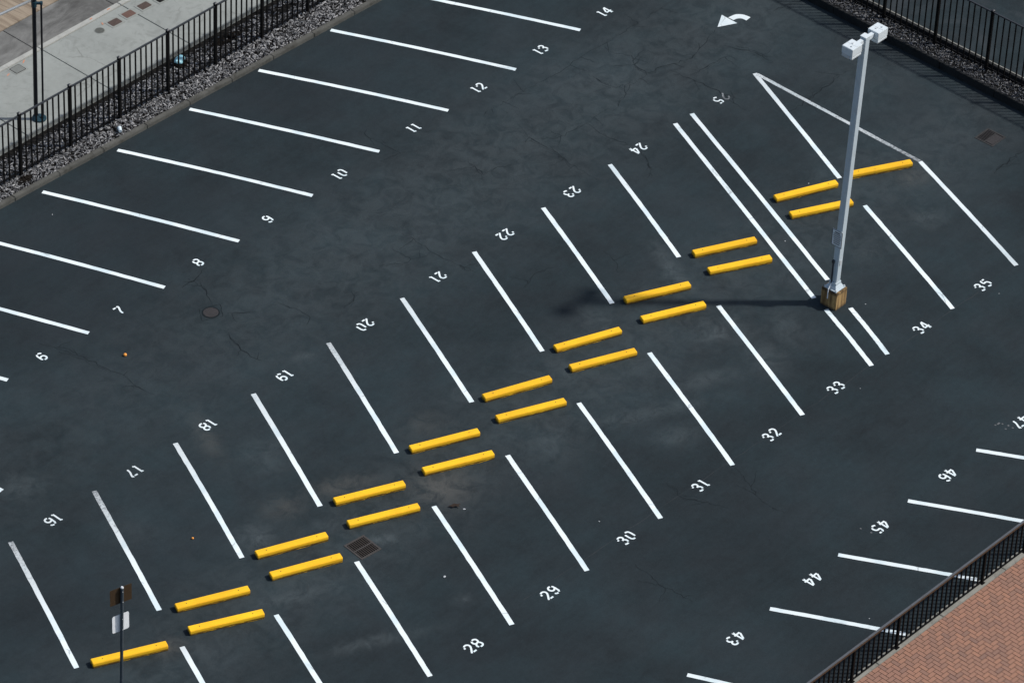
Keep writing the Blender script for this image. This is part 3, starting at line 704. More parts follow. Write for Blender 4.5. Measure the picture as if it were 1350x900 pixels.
o = mb.build('track_bed', M['track']); tag(o, 'tan paved track bed along the grey street', 'track bed', kind='structure')

# --- gravel (thousands of stones: stuff)
def ico():
    t = (1+5**.5)/2
    v = np.array([(-1,t,0),(1,t,0),(-1,-t,0),(1,-t,0),(0,-1,t),(0,1,t),(0,-1,-t),(0,1,-t),(t,0,-1),(t,0,1),(-t,0,-1),(-t,0,1)], float)
    f = np.array([(0,11,5),(0,5,1),(0,1,7),(0,7,10),(0,10,11),(1,5,9),(5,11,4),(11,10,2),(10,7,6),(7,1,8),(3,9,4),(3,4,2),(3,2,6),(3,6,8),(3,8,9),(4,9,5),(2,4,11),(6,2,10),(8,6,7),(9,8,1)])
    return v/np.linalg.norm(v[0]), f
IV, IF = ico()
def gravel(name, pts, zf, smin, smax, label, elong=(1.2, 3.4), bright=1.0):
    n = len(pts); VV = []; FF = []; TT = []
    for i, (x, y) in enumerate(pts):
        v = IV * NR.uniform(.62, 1.15, (12, 1))
        s = NR.uniform(smin, smax)
        v = v * np.array([s*NR.uniform(*elong), s*NR.uniform(.55, .95), s*NR.uniform(.4, .8)])
        a_, b_, c_ = NR.uniform(0, 6.28), NR.normal(0, .38), NR.normal(0, .38)
        ca, sa = math.cos(a_), math.sin(a_); cb, sb = math.cos(b_), math.sin(b_); cc, sc_ = math.cos(c_), math.sin(c_)
        R = np.array([[ca,-sa,0],[sa,ca,0],[0,0,1]]) @ np.array([[cb,0,sb],[0,1,0],[-sb,0,cb]]) @ np.array([[1,0,0],[0,cc,-sc_],[0,sc_,cc]])
        v = v @ R.T
        z = zf(x, y) + NR.uniform(-.012, .022)
        VV.append(v + np.array([x, y, z])); FF.append(IF + 12*i)
        TT.append(np.full(12, np.clip(NR.beta(.9, 1.4)*bright, 0, 1)))
    o = tri_mesh(name, np.concatenate(VV), np.concatenate(FF), M['stone'], attr=np.concatenate(TT))
    tag(o, label, 'gravel', kind='stuff')
    return o
holes = [(DIRT[0][0], DIRT[0][1], .55, .20), (DIRT[1][0]+.05, DIRT[1][1]-.10, .26, .13), (5.2, 14.55, .3, .14), (6.6, 14.5, .5, .16)]
def ok(x, y):
    for hx, hy, ha, hb in holes:
        if ((x-hx)/ha)**2 + ((y-hy)/hb)**2 < 1 and NR.random() > .12: return False
    return True
pts = []
for _ in range(26500):
    x = NR.uniform(-12, 15.8); y = NR.uniform(left_kerb_y(x)+.15, 14.93)
    if y > 14.80 or (y > 14.68 and NR.random() < .5): continue
    if ok(x, y): pts.append((x, y))
gravel('gravel', pts, lambda x, y: .070 + .03*math.sin((y-13.4)/1.5*math.pi), .0135, .030, 'loose pale grey angular gravel in the bed by the sidewalk fence', bright=1.0)
pts = []
for _ in range(7000):
    y = NR.uniform(-10, 10); x = NR.uniform(right_kerb_x(y)+.10, 18.16)
    pts.append((x, y))
gravel('gravel', pts, lambda x, y: .215, .012, .025, 'narrow strip of dark grey gravel under the upper right fence', bright=.62)
# leaf litter lying in the bed
def litter(c, a_, b_, n, label):
    v, f = [], []
    for i in range(n):
        r = math.sqrt(rng.random()); t = rng.uniform(0, 6.28)
        x, y = c[0]+a_*r*math.cos(t), c[1]+b_*r*math.sin(t); s = rng.uniform(.02, .05); q = rng.uniform(0, 6.28); z = .06+rng.uniform(0, .05)
        k = len(v)
        for j in range(4):
            u = q + j*1.571; ss = s*(1.3 if j % 2 else .7)
            v.append((x+ss*math.cos(u), y+ss*math.sin(u), z+rng.uniform(-.015, .02)))
        f.append((k, k+1, k+2, k+3))
    me = bpy.data.meshes.new('leaf_litter'); me.from_pydata(v, [], f); me.materials.append(M['litter'])
    o = link(bpy.data.objects.new('leaf_litter', me)); tag(o, label, 'leaf litter', kind='stuff')
litter((DIRT[0][0], DIRT[0][1]), .55, .19, 320, 'dark patch of leaf litter on the gravel against the sidewalk edge')
litter((DIRT[1][0]+.06, DIRT[1][1]-.10), .24, .11, 130, 'dark clump of leaf litter at the foot of a fence post')

# ------------------------------------------------------------------ right side: kerb, gravel bed, edging, side street
mb = MB()
ysg = np.arange(-13.6, 13.5, 1.9)
for a_, b_ in zip(ysg[:-1], ysg[1:]):
    mb.prism([(right_kerb_x(a_), a_+.004), (right_kerb_x(a_)+.095, a_+.004), (right_kerb_x(b_)+.095, b_-.004), (right_kerb_x(b_), b_-.004)], -.08, .25)
o = mb.build('kerb', M['kerb_shaded'], bevel=.01); tag(o, 'high dark kerb holding the narrow gravel strip', 'kerb', kind='structure')
mb = MB(); mb.prism([(17.2, -14), (18.22, -14), (18.22, 14.9), (17.56, 14.9)], -.05, .19)
mb.v = [(right_kerb_x(p[1])+.05 if p[0] < 17.8 else p[0], p[1], p[2]) for p in mb.v]
o = mb.build('soil', M['soil']); tag(o, 'dark soil under the narrow gravel strip', 'soil', kind='structure')
mb = MB()
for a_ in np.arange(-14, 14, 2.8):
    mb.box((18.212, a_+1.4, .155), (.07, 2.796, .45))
o = mb.build('kerb', M['kerb_shaded'], bevel=.006); tag(o, 'low kerb face coloured as in shade at the back of the narrow gravel strip', 'kerb', kind='structure')  # shaded wall face split from its pale top and coloured dark
mb = MB()
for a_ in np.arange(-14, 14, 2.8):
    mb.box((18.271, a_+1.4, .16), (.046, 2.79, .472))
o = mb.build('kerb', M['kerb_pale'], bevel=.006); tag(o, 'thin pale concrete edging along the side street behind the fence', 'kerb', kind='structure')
mb = MB(); mb.prism([(18.295, -60), (90, -60), (90, 14.9), (18.295, 14.9)], -.05, .375)
o = mb.build('side_street', M['street']); tag(o, 'dark asphalt side street beyond the upper right fence', 'street', kind='structure')

# ------------------------------------------------------------------ brick side
def yk(x): return rail_y(x)
mb = MB()
for a_ in np.arange(-20, 16, 2.4):
    b_ = a_+2.4
    mb.prism([(a_+.004, brick_y(a_)), (b_-.004, brick_y(b_)), (b_-.004, rail_y(b_)+.10), (a_+.004, rail_y(a_)+.10)], -.08, .105+rng.uniform(-.003, .003))
o = mb.build('kerb', M['kerb_pale'], bevel=.012); tag(o, 'grey concrete kerb between the lot and the brick pavement', 'kerb', kind='structure')
mb = MB(); mb.prism([(-20, brick_y(-20)-.003), (-20, -30), (17.2, -30), (17.2, brick_y(17.2)-.003)], -.05, .0985)
mortar = mb.build('brick_pavement', M['mortar']); tag(mortar, 'red brown herringbone brick pavement below the low railing', 'brick pavement', kind='structure')
BV, BF, BT = [], [], []
def clip_edge(q):
    """cut a brick along the kerb joint"""
    out = []
    for e in range(len(q)):
        a_, b_ = q[e], q[(e+1) % len(q)]
        da, db = a_[1]-brick_y(a_[0])+.009, b_[1]-brick_y(b_[0])+.009
        if da <= 0: out.append(a_)
        if (da < 0 < db) or (db < 0 < da):
            t = da/(da-db); out.append((a_[0]+(b_[0]-a_[0])*t, a_[1]+(b_[1]-a_[1])*t))
    return out
W = .114; g_ = .0068
ang = -.02
ca, sa = math.cos(ang), math.sin(ang)
for i in range(-140, 160):
    for j in range(-80, 30):
        d = (i-j) % 4
        if d == 0: bx, by = 2, 1
        elif d == 3: bx, by = 1, 2
        else: continue
        x0, y0 = i*W, j*W
        q = [(x0+g_, y0+g_), (x0+bx*W-g_, y0+g_), (x0+bx*W-g_, y0+by*W-g_), (x0+g_, y0+by*W-g_)]
        q = [(a_*ca-b_*sa, a_*sa+b_*ca-15.6) for a_, b_ in q]
        cx, cy = sum(p[0] for p in q)/4, sum(p[1] for p in q)/4
        if not (-14 < cx < 16.5 and -22.5 < cy): continue
        q = clip_edge(q)
        if len(q) < 3: continue
        top = .105 + NR.normal(0, .0012); k = len(BV); m = len(q)
        tx, ty = NR.normal(0, .006), NR.normal(0, .006)
        for p in q: BV.append((p[0], p[1], .085))
        for p in q: BV.append((p[0], p[1], top + (p[0]-cx)*tx + (p[1]-cy)*ty))
        BF.append(tuple(range(k+m, k+2*m))); BF += [(k+e, k+(e+1)%m, k+m+(e+1)%m, k+m+e) for e in range(m)]
        BT += [float(np.clip(NR.beta(1.2, 2.2) + (.7 if NR.random() < .02 else 0), 0, 1))]*(2*m)
me = bpy.data.meshes.new('bricks'); me.from_pydata(BV, [], BF); me.materials.append(M['brick'])
a = me.attributes.new('tone', 'FLOAT', 'POINT'); a.data.foreach_set('value', BT)
link(bpy.data.objects.new('bricks', me), mortar)
# ------------------------------------------------------------------ fences
def picket_fence(loc, rz, L0, L1, post_at, pitch, h, ps, pk, rail_h, rail_w, label, bottom=.12, gap0=.06):
    """runs along local x; posts at the given local x"""
    r = empty('picket_fence', loc, rz); tag(r, label, 'fence')
    post_at = [x for x in post_at if L0 <= x <= L1]
    for x in post_at:
        hh = h + rng.uniform(-.006, .006); t = rng.uniform(-.012, .012)
        p = MB(); p.box((x, 0, (hh-.1)/2), (ps, ps, hh+.1)); o = p.build('post', M['black'], r, bevel=.004)
        c = MB(); c.box((x, 0, hh+.006), (ps+.014, ps+.014, .012)); c.frustum((x, 0), ps+.006, ps*.35, hh+.0125, hh+.035); c.build('cap', M['rail'], o)
    rl = MB(); rl.box(((L0+L1)/2, 0, rail_h), (L1-L0, rail_w, .042)); rl.build('top_rail', M['rail'], r, bevel=.004)
    rl = MB(); rl.box(((L0+L1)/2, 0, bottom), (L1-L0, rail_w*.8, .035)); rl.build('bottom_rail', M['black'], r, bevel=.003)
    ed = [L0] + [x for x in post_at if L0 < x < L1] + [L1]
    for a_, b_ in zip(ed[:-1], ed[1:]):
        w = b_-a_
        if w < .25: continue
        m = max(2, round(w/pitch)); pn = MB()
        for i in range(1, m):
            x = a_ + w*i/m + rng.uniform(-.006, .006)
            zb, zt = gap0, rail_h-.0205
            pn.box((x, 0, (zb+zt)/2), (pk, pk, zt-zb), rng.uniform(-.03, .03))
        pn.build('picket_panel', M['black'], r)
    return r
post = [-3.90 + 1.820*i - 3.0 for i in range(-5, 9)]
picket_fence((3.0, 13.93, .06), -.0015, -16.4, 12.6, post, .203, 2.03, .082, .034, 1.955, .052,
             'black steel picket fence standing in the pale gravel bed beside the sidewalk', bottom=.16, gap0=.07)
picket_fence((18.05, .38, .19), math.pi/2, -14, 14, [1.80*i for i in range(-7, 8)], .20, 2.0, .080, .031, 1.945, .046,
             'black steel picket fence on the narrow gravel strip along the side street', bottom=.13, gap0=.06)

# low railing with a broad handrail along the bricks
r = empty('low_railing', (-.05, rail_y(0), .10), math.atan(-.014)); tag(r, 'low black railing with a wide grey handrail along the brick pavement', 'railing')
mb = MB(); mb.box((1, 0, 1.052), (30, .056, .022)); mb.build('handrail', M['handrail'], r, bevel=.006)
mb = MB(); mb.box((1, 0, 1.006), (30, .044, .060)); mb.build('rail_web', M['rust'], r, bevel=.004)
mb = MB(); mb.box((1, 0, .045), (30, .035, .03)); mb.build('bottom_rail', M['black'], r, bevel=.003)
rp = [-10.6, -8.95, -7.3, -5.7, -4.07, -2.40, .87, 2.51, 4.15, 5.8, 7.4, 9.1]
for x in rp:
    mb = MB(); mb.box((x, 0, .4865), (.062, .062, .973)); o = mb.build('post', M['black'], r, bevel=.004)
    mb = MB(); mb.box((x, 0, .006), (.13, .13, .012)); mb.build('foot_plate', M['black'], o)
ed = [-13] + rp + [14]
for a_, b_ in zip(ed[:-1], ed[1:]):
    w = b_-a_; m = max(2, round(w/.182)); pn = MB()
    for i in range(1, m):
        pn.box((a_+w*i/m + rng.uniform(-.004, .004), 0, .517), (.032, .032, .912))
    pn.build('picket_panel', M['black'], r)

# ------------------------------------------------------------------ light pole
lp = empty('light_pole', (LAMP_C[0], LAMP_C[1], 0)); tag(lp, 'tall square grey light pole with two white box lamp heads on a tan concrete block', 'light pole')
mb = MB(); mb.box((0, 0, .2575), (.45, .50, .555)); mb.build('concrete_base', M['block'], lp, bevel=.015)
LEAN = Vector((.088, -.098, 0))/8.2           # a slight lean to the street side
def up(z, x=0., y=0.): return (x+LEAN.x*(z-.5), y+LEAN.y*(z-.5), z)
mb = MB(); mb.box((0, 0, .549), (.40, .41, .026)); mb.frustum((0, 0), .33, .235, .5625, .66); mb.box((0, 0, .70), (.225, .225, .08)); cv = mb.build('base_cover', M['pole'], lp, bevel=.006)
for sx in (-1, 1):
    for sy in (-1, 1):
        b = MB(); b.tube((sx*.175, sy*.18, .5625), (sx*.175, sy*.18, .60), .016, n=6); b.build('anchor_bolt', M['seam'], cv)
PT = 8.32; a_ = .178
mb = MB(); n = 0
for z in (.74, PT):
    c = up(z)
    for dx, dy in ((-1,-1),(1,-1),(1,1),(-1,1)): mb.v.append((c[0]+dx*a_/2, c[1]+dy*a_/2, z))
mb.f = [(3,2,1,0),(4,5,6,7),(0,1,5,4),(1,2,6,5),(2,3,7,6),(3,0,4,7)]
sh = mb.build('shaft', M['pole'], lp, bevel=.012)
c = up(PT); mb = MB(); mb.box((c[0], c[1], PT+.012), (a_+.012, a_+.012, .02)); mb.build('shaft_cap', M['head'], sh, bevel=.004)
for s in (-1, 1):
    c = up(PT-.17)
    am = MB(); am.box((c[0]+s*(.0975+.11), c[1], PT-.10), (.22, .10, .12)); am.build('arm', M['head'], lp, bevel=.006)
    hx = c[0]+s*.515
    hd = MB(); hd.box((hx, c[1], PT-.105), (.395, .335, .21)); hd.box((hx, c[1], PT-.262), (.38, .32, .10)); h = hd.build('lamp_head', M['head'], lp, bevel=.010)
    f = MB(); f.box((hx, c[1], PT-.315), (.36, .30, .012)); f.build('lens', M['lens'], h)
    k = MB(); k.box((hx-s*.05, c[1]+.02, PT+.004), (.05, .05, .02)); k.tube((hx+s*.09, c[1]-.05, PT-.002), (hx+s*.09, c[1]-.05, PT+.022), .022, n=10); k.build('fitting', M['seam'], h)
    k = MB()
    k.box((hx, c[1], PT+.0012), (.006, .31, .004)); k.box((hx, c[1]+.03, PT+.0012), (.365, .006, .005))
    k.box((hx, c[1]-.164, PT-.262), (.35, .012, .008)); k.box((hx+s*-.0, c[1]-.164, PT-.212), (.38, .012, .006)); k.build('lid_seam', M['seam'], h)
    if s < 0:
        k = MB(); k.box((hx-.195, c[1]+.02, PT-.25), (.012, .22, .10)); k.build('latch_panel', M['seam'], h)
c = up(2.1)
pl = MB(); pl.box((c[0]-a_/2-.012, c[1]+.035, 2.12), (.012, .33, .50)); p = pl.build('notice', M['plate'], lp, bevel=.003); p['label'] = 'small grey notice with lines of print'
ik = MB()
for i in range(7):
    w = rng.uniform(.17, .24) if i else .16
    ik.box((c[0]-a_/2-.019, c[1]+.035+rng.uniform(-.008, .008), 2.295-.058*i), (.003, w, .024 if i else .036))
ik.build('print', M['ink'], p)
fr = MB()
for dy, dz, w, h_ in ((0, .243, .33, .014), (0, -.243, .33, .014), (.158, 0, .014, .472), (-.158, 0, .014, .472)):
    fr.box((c[0]-a_/2-.019, c[1]+.035+dy, 2.12+dz), (.0035, w, h_))
fr.build('border', M['ink'], p)
c = up(1.35); hb = MB(); hb.box((c[0]+.0, c[1]-a_/2-.006, 1.36), (.075, .012, .16)); hb.build('hand_hole_cover', M['seam'], lp, bevel=.003)
c = up(1.0); cd = MB(); cd.tube((c[0]-a_/2-.022, c[1]+.05, .66), (c[0]-a_/2-.022, c[1]+.05, 1.35), .020, n=10); cd.box((c[0]-a_/2-.022, c[1]+.05, 1.38), (.05, .06, .09)); cd.build('conduit', M['dkpipe'], lp)
cd = MB(); cd.tube((-.243, .02, .28), (-.243, .02, .575), .014, n=10); cd.tube((-.243, .02, .573), (-.12, .03, .70), .014, n=10); cd.build('cable_pipe', M['plate'], lp)

# ------------------------------------------------------------------ sign post
sp = empty('sign_post', (SIGN[0], SIGN[1], 0)); tag(sp, 'slim grey sign post carrying a brown plate above a white plate, seen from behind', 'sign post')
ln = Vector((.040, -.045, 0))/3.1
mb = MB(); mb.tube((0, 0, -.05), (ln.x*3.2, ln.y*3.2, 3.2), .038, n=16); po = mb.build('post', M['signpost'], sp, smooth=False)
mb = MB(); mb.tube((ln.x*3.2, ln.y*3.2, 3.198), (ln.x*3.2, ln.y*3.2, 3.225), .039, .026, n=14); mb.build('cap', M['postcap'], po)
az = math.radians(-15)
nn = Vector((math.sin(-az), math.cos(az), 0))
def rounded(w, h, rad, m=5):
    out = []
    for cx, cz, t0 in ((w/2-rad, h/2-rad, 0), (-w/2+rad, h/2-rad, 90), (-w/2+rad, -h/2+rad, 180), (w/2-rad, -h/2+rad, 270)):
        for i in range(m+1):
            t = math.radians(t0+90*i/m); out.append((cx+rad*math.cos(t), cz+rad*math.sin(t)))
    return out
def sign_plate(w, h, zc_, off, mat, label, rad):
    base = Vector((ln.x*zc_, ln.y*zc_, zc_)) + nn*.044; d = Vector((math.cos(az), math.sin(az), 0))
    poly = rounded(w, h, rad); n = len(poly); v = []
    for t in (0, .004):
        for (px, pz) in poly: v.append(tuple(base + d*(px+off) + nn*t + Vector((0, 0, pz))))
    mb = MB(); mb.v = v; mb.f = [tuple(range(n)), tuple(range(2*n-1, n-1, -1))] + [(i, n+i, n+(i+1)%n, (i+1)%n) for i in range(n)]
    o = mb.build('sign_plate', mat, sp); o['label'] = label
    bm = bmesh.new(); bm.from_mesh(o.data); bmesh.ops.recalc_face_normals(bm, faces=bm.faces); bm.to_mesh(o.data); bm.free()
    b = MB()
    for pz in (h*.32, -h*.32):
        q = base + nn*-.044 + Vector((0, 0, pz)); b.tube(tuple(q-nn*.046), tuple(q+nn*.04), .010, n=8)
    b.build('bolt', M['postcap'], o)
sign_plate(.56, .47, 2.945, -.005, M['brownplate'], 'square dark brown sign plate', .012)
sign_plate(.435, .50, 2.115, -.005, M['whiteplate'], 'round-cornered white sign plate', .045)

# ------------------------------------------------------------------ tram-side pole
tp = empty('street_pole', (TPOLE[0][0], TPOLE[0][1], SW_Z)); tag(tp, 'black street pole with a slim side pipe and a silver arm, beside the sidewalk fence', 'street pole')
sd = Vector((TPOLE[1][0]-TPOLE[0][0], TPOLE[1][1]-TPOLE[0][1], 0)).normalized()*.19
lt = Vector((.028, -.032, 0))/4
mb = MB(); mb.tube((0, 0, .03), (lt.x*6.2, lt.y*6.2, 6.2), .058, .052, n=20); mb.build('mast', M['navy'], tp, smooth=False)
mb = MB(); mb.tube((sd.x, sd.y, .05), (sd.x+lt.x*3.7, sd.y+lt.y*3.7, 3.72), .028, n=14); mb.build('side_pipe', M['navy'], tp)
mb = MB(); mb.tube((sd.x*.5, sd.y*.5, 0), (sd.x*.5, sd.y*.5, .05), .185, .185, n=24); mb.tube((0, 0, .0505), (0, 0, .13), .115, .075, n=20); mb.tube((sd.x, sd.y, .0505), (sd.x, sd.y, .12), .06, .045, n=16); mb.build('base_flange', M['teal'], tp)
mb = MB(); mb.tube((lt.x*3.7, lt.y*3.7, 3.63), (lt.x*3.7, lt.y*3.7, 3.80), .074, n=20); mb.box((sd.x*.55+.02, sd.y*.55-.02, 3.735), (.20, .075, .055), math.atan2(sd.y, sd.x)); mb.tube((sd.x+lt.x*3.7, sd.y+lt.y*3.7, 3.70), (sd.x+lt.x*3.7, sd.y+lt.y*3.7, 3.775), .044, n=14); mb.build('clamp', M['teal'], tp)
mb = MB(); mb.tube((-.02, .0, 3.84), (-4.6, .38, 3.86), .036, n=16); mb.build('arm', M['silver'], tp, smooth=True)
mb = MB(); mb.tube((lt.x*3.84-.075, .006, 3.84), (lt.x*3.84+.06, -.005, 3.84), .062, n=16); mb.build('arm_socket', M['navy'], tp)

# ------------------------------------------------------------------ drains, manhole, utility covers
def drain(q, label, bars_dir, rusty):
    cx = sum(p[0] for p in q)/4; cy = sum(p[1] for p in q)/4
    ex = Vector((q[2][0]-q[1][0]+q[3][0]-q[0][0], q[2][1]-q[1][1]+q[3][1]-q[0][1], 0))
    w = math.hypot(q[1][0]-q[0][0], q[1][1]-q[0][1]); l = math.hypot(q[2][0]-q[1][0], q[2][1]-q[1][1])
    rz = math.atan2(q[2][1]-q[1][1], q[2][0]-q[1][0])       # long axis
    r = empty('drain_grate', (cx, cy, .001), rz); tag(r, label, 'drain grate', 'square iron drain grates in the asphalt')
    t = .05
    m = MB(); m.box((0, w/2-t/2, .005), (l, t, .010)); m.box((0, -w/2+t/2, .005), (l, t, .010)); m.box((l/2-t/2, 0, .005), (t, w-2*t-.002, .010)); m.box((-l/2+t/2, 0, .005), (t, w-2*t-.002, .010)); m.box((0, 0, .0045), (.035, w-2*t-.002, .009))
    m.build('frame', M['grate_frame'], r)
    m = MB(); m.box((0, 0, .0015), (l-.07, w-.07, .003)); m.build('sump', M['pit'], r)
    for s in (-1, 1):
        m = MB(); n = 9 if bars_dir == 'y' else 9
        hw = (l-2*t-.035)/2 - .008; c0 = s*(.0175+hw/2+.004); ww = w-2*t-.01
        for i in range(n):
            if bars_dir == 'y': m.box((c0-hw/2+hw*(i+.5)/n, 0, .0052), (hw/n*.42, ww, .004))
            else: m.box((c0, -ww/2+ww*(i+.5)/n, .0052), (hw, ww/n*.40, .004))
        if rusty and s > 0: m.box((c0, 0, .0088), (hw*.98, ww*.9, .002))
        m.build('grate', M['grate'], r)
    return r
drain(DRAIN_A, 'square iron drain grate between two wheel stops and the line of bay 28', 'x', False)
M['grate'] = M['mhole']; M['grate_frame'] = mottled('dull frame iron', (.033, .033, .033), .5, 9, 60, .4, .8, .25, (.055, .045, .038), .5, .2); drain(DRAIN_B, 'half clogged iron drain grate in the bare asphalt near the upper right fence', 'x', True)
r = empty('manhole', (MANHOLE[0], MANHOLE[1], .001)); tag(r, 'round dark iron manhole cover in the aisle by number 8', 'manhole cover')
m = MB(); m.tube((0, 0, 0), (0, 0, .004), .235, n=40); m.build('collar', M['crack'], r)
for i in range(4):
    t = .25 + i*1.571; p0_ = (.42*math.cos(t), .34*math.sin(t)); p1_ = (.42*math.cos(t+1.571), .34*math.sin(t+1.571))
    c_ = jag([p0_, p1_], .08, .015); ribbon(c_, [rng.uniform(.006, .02) for _ in c_], .0022+.0001*i, 'patch_edge', M['crack'], r)
m = MB(); m.tube((0, 0, .0042), (0, 0, .008), .195, n=40)
m.build('lid', M['mhole'], r)
m = MB()
for i in range(6):
    t = i*1.047; m.box((.11*math.cos(t), .11*math.sin(t), .0092), (.07, .012, .002), t)
m.tube((0, 0, .0082), (0, 0, .0102), .045, n=20); m.build('lid_pattern', M['grate'], r)

nm = ['second', 'third']
for i, q in enumerate(COVERS):
    cx = sum(p[0] for p in q)/4; cy = sum(p[1] for p in q)/4
    r = empty('utility_cover', (cx, cy, SW_Z+.004), -.03)
    lab = ['dark brown rectangular utility cover right beside the round one in the sidewalk', 'reddest of the rectangular utility covers set in the sidewalk', 'dark brown rectangular utility cover between the reddest one and the cut off one', 'black utility cover cut off by the top edge of the photo'][i]
    tag(r, lab, 'utility cover', 'utility covers in a row along the sidewalk')
    m = MB(); m.box((0, 0, 0), (.47, .37, .006)); m.build('surround', M['patch'], r)
    m = MB(); m.prism(rounded(.35, .255, .03), .0035, .009); m.build('lid', [M['cover_brown'], M['cover_red'], M['cover_brown'], M['soil']][i], r)
r = empty('utility_cover', (ROUND_COVER[0], ROUND_COVER[1], SW_Z+.004)); tag(r, 'small round grey utility cover at the end of the row in the sidewalk', 'utility cover', 'utility covers in a row along the sidewalk')
m = MB(); m.tube((0, 0, -.002), (0, 0, .006), .125, n=32); m.build('lid', M['cover_grey'], r); m = MB(); m.tube((0, 0, -.003), (0, 0, .0035), .14, n=32); m.build('surround', M['cover_pale'], r)
q = PALE_BOX; cx = sum(p[0] for p in q)/4; cy = sum(p[1] for p in q)/4
r = empty('utility_cover', (cx, cy, SW_Z+.004), -.02); tag(r, 'pale concrete utility lid in the sidewalk left of the street pole', 'utility cover')
m = MB(); m.box((0, 0, 0), (.44, .40, .006)); m.build('surround', M['patch'], r)
m = MB(); m.prism(rounded(.36, .32, .04), .0032, .0055); m.build('gap', M['joint'], r)
m = MB(); m.prism(rounded(.325, .285, .035), .0058, .009); m.build('lid', M['cover_pale'], r)
# orange survey marks on the sidewalk
sw = bpy.data.objects['sidewalk']
for (x, y, l, t) in ((-.32, 17.62, .16, .5), (-1.05, 17.45, .12, .3), (2.48, 17.42, .10, 1.2), (2.42, 17.815, .10, .2), (3.1, 17.815, .12, .1), (4.0, 17.83, .14, .1)):
    v = jag([(x-l/2*math.cos(t), y-l/2*math.sin(t)), (x+l/2*math.cos(t), y+l/2*math.sin(t))], .04, .012)
    ribbon(v, [.035*rng.uniform(.5, 1.2) for _ in v], SW_Z+.008, 'survey_mark', M['spray'], sw)

# ------------------------------------------------------------------ litter
def crumple(name, loc, s, mat, label, cat, seed, flat=.6, group=None, sub=3, amp=.28, rz=0.):
    bm = bmesh.new(); bmesh.ops.create_icosphere(bm, subdivisions=sub, radius=1)
    lr = random.Random(seed); ph = [Vector((lr.uniform(-4, 4), lr.uniform(-4, 4), lr.uniform(-4, 4))) for _ in range(9)]
    for v in bm.verts:
        d = sum(abs(math.sin(v.co.dot(p)+p.x)) for p in ph)/9 - .6
        v.co = v.co*(1+amp*2*d); v.co.x *= s[0]; v.co.y *= s[1]; v.co.z = max(v.co.z*s[2], -s[2]*flat)
    me = bpy.data.meshes.new(name); bm.to_mesh(me); bm.free(); me.materials.append(mat)
    o = bpy.data.objects.new(name, me); o.location = (loc[0], loc[1], loc[2]+s[2]*flat); o.rotation_euler = (0, 0, rz)
    link(o); tag(o, label, cat, group)
    return o
bg_ = crumple('plastic_bag', (BAG[0]+.02, BAG[1]+.02, .15), (.19, .13, .10), M['bag'], 'crumpled light blue plastic bag with a dark bottom lying in the gravel behind the fence', 'plastic bag', 4, .5, rz=.2, sub=2, amp=.5)
dk = crumple('dark_bottom', (0, 0, 0), (.23, .19, .09), M['litter'], None, None, 9, .6, sub=2, amp=.4); dk.parent = bg_; dk.location = (-.03, -.05, -.085)
r = empty('paper_cup', (CUP[0], CUP[1], .13), 1.0); tag(r, 'pale crushed cup lying on the gravel at the kerb', 'cup')
m = MB(); m.tube((-.07, 0, .03), (.07, 0, .045), .045, .060, n=14); m.build('cup_wall', M['cup'], r)
m = MB(); m.tube((.071, 0, .045), (.077, 0, .0455), .064, n=14); m.build('rim', M['paper'], r)
for i, (x, y) in enumerate(ORANGES):
    s = (.045, .028)[i]
    o = crumple('orange', (x, y, .001), (s, s, s*.95), M['orange'], ('small round orange lying in the aisle near number 6', 'tiny scrap of orange peel in bay 18 beside its left line')[i], ('orange', 'orange peel')[i], 7+i, .85, sub=3, amp=.04)
leafv = [(0, 0), (.08, .03), (.16, .08), (.24, .06), (.33, .10), (.26, .015), (.30, -.05), (.19, -.02), (.12, -.05), (.07, -.015)]
m = MB(); n = len(leafv)
for (x, y) in leafv: m.v.append((x, y, .012+.025*math.sin(9*x+3*y)))
for (x, y) in leafv: m.v.append((x, y, .009+.025*math.sin(9*x+3*y)))
m.f = [tuple(range(n)), tuple(range(2*n-1, n-1, -1))] + [(i, n+i, n+(i+1)%n, (i+1)%n) for i in range(n)]
o = m.build('dead_leaf', M['leaf']); o.location = (LEAF[0]-.1, LEAF[1]+.08, .02); o.rotation_euler = (0, 0, -.75); tag(o, 'dead brown leaf on the asphalt at the upper end of bay 28', 'leaf')
SL = {2:'white paper scrap beside the dead brown leaf in bay 28', 3:'white paper scrap in bay 28, the largest of a cluster', 4:'tiny white scrap in bay 28 nearest its left line',
      0:'tiny white scrap at the upper end of the leftmost bay line', 5:'tiny white scrap in bay 29 near its right line', 6:'tiny white scrap just below number 29',
      8:'tiny white scrap in the aisle right of number 30', 9:'tiny white scrap in the last bay by the brick railing', 10:'small white scrap on the double lines left of the light pole', 11:'small white scrap right of the light pole block',
      12:'small white scrap above the wheel stop of bay 25', 13:'tiny white scrap below number 35', 14:'tiny white scrap right of number 33', 16:'tiny white scrap in the aisle below number 12', 18:'tiny white scrap near the kerb above number 8'}
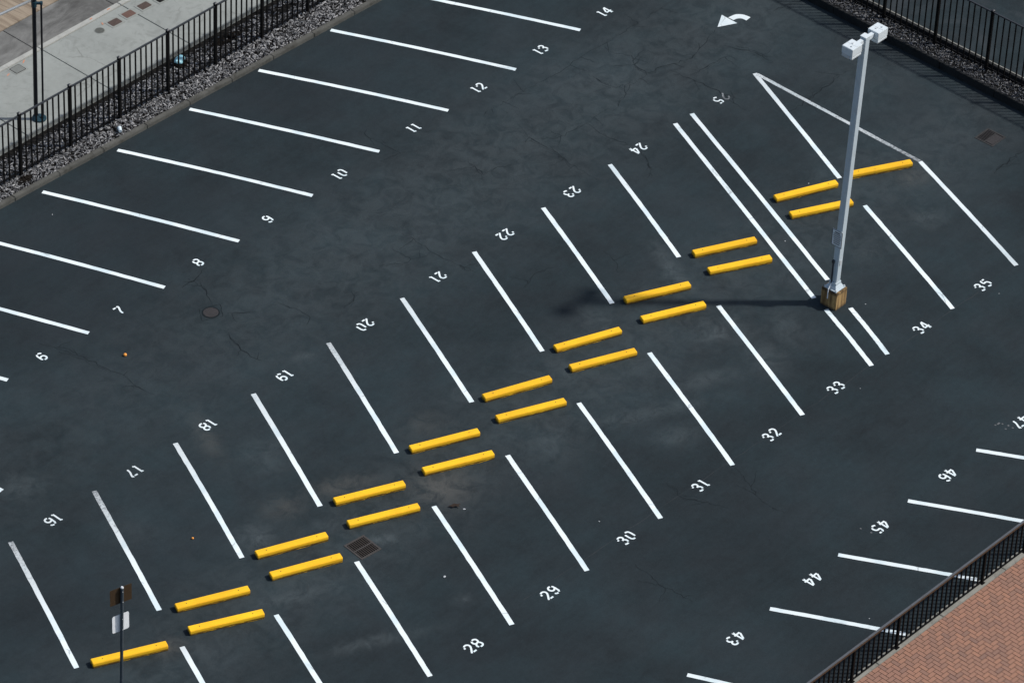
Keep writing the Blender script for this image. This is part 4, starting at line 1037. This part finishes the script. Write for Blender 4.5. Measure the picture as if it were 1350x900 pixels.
for i, (x, y) in enumerate(SCRAPS):
    if i not in SL or i in (0, 4, 6, 8, 16): continue
    s = {2:.024, 3:.030}.get(i, rng.uniform(.010, .016))
    crumple('paper_scrap', (x, y, .001), (s*1.4, s*.9, s*.5), M['paper'], SL[i], 'paper scrap', 40+i, .6, 'white scraps on the asphalt', sub=2, amp=.4, rz=rng.uniform(0, 3))

# ------------------------------------------------------------------ light, sky, camera
EL = math.radians(50.5); SX, SY = .697, -.717
sd_ = Vector((SX*math.cos(EL), SY*math.cos(EL), math.sin(EL)))
sun = bpy.data.lights.new('sun', 'SUN'); sun.energy = SUN_E; sun.angle = math.radians(2.3); sun.color = (1.0, .965, .92)
so = link(bpy.data.objects.new('sun', sun)); so.location = sd_*60; so.rotation_euler = (-sd_).to_track_quat('-Z', 'Y').to_euler()
w = bpy.data.worlds.new('World'); S.world = w; w.use_nodes = True
nt = w.node_tree; bg = nt.nodes['Background']
sky = nt.nodes.new('ShaderNodeTexSky'); sky.sky_type = 'NISHITA'; sky.sun_disc = False
sky.dust_density = 2.0; sky.air_density = 1.0; sky.ozone_density = .6; sky.sun_elevation = EL; sky.sun_rotation = math.atan2(SX, SY)
nt.links.new(sky.outputs[0], bg.inputs[0]); bg.inputs[1].default_value = SKY_S

cam = bpy.data.cameras.new('camera'); cam.sensor_fit = 'HORIZONTAL'; cam.sensor_width = 36; cam.lens = LENS; cam.clip_start = 1; cam.clip_end = 2000
co = link(bpy.data.objects.new('camera', cam))
R, Uv, Fw = Vector(CAM_RIGHT), Vector(CAM_UP), Vector(CAM_FWD)
co.matrix_world = Matrix(((R.x, Uv.x, -Fw.x, CAM_LOC[0]), (R.y, Uv.y, -Fw.y, CAM_LOC[1]), (R.z, Uv.z, -Fw.z, CAM_LOC[2]), (0, 0, 0, 1)))
S.camera = co
S.view_settings.view_transform = 'Standard'; S.view_settings.look = 'None'; S.view_settings.exposure = EXPO; S.view_settings.gamma = 1
S.view_settings.use_curve_mapping = False
S.cycles.max_bounces = 6
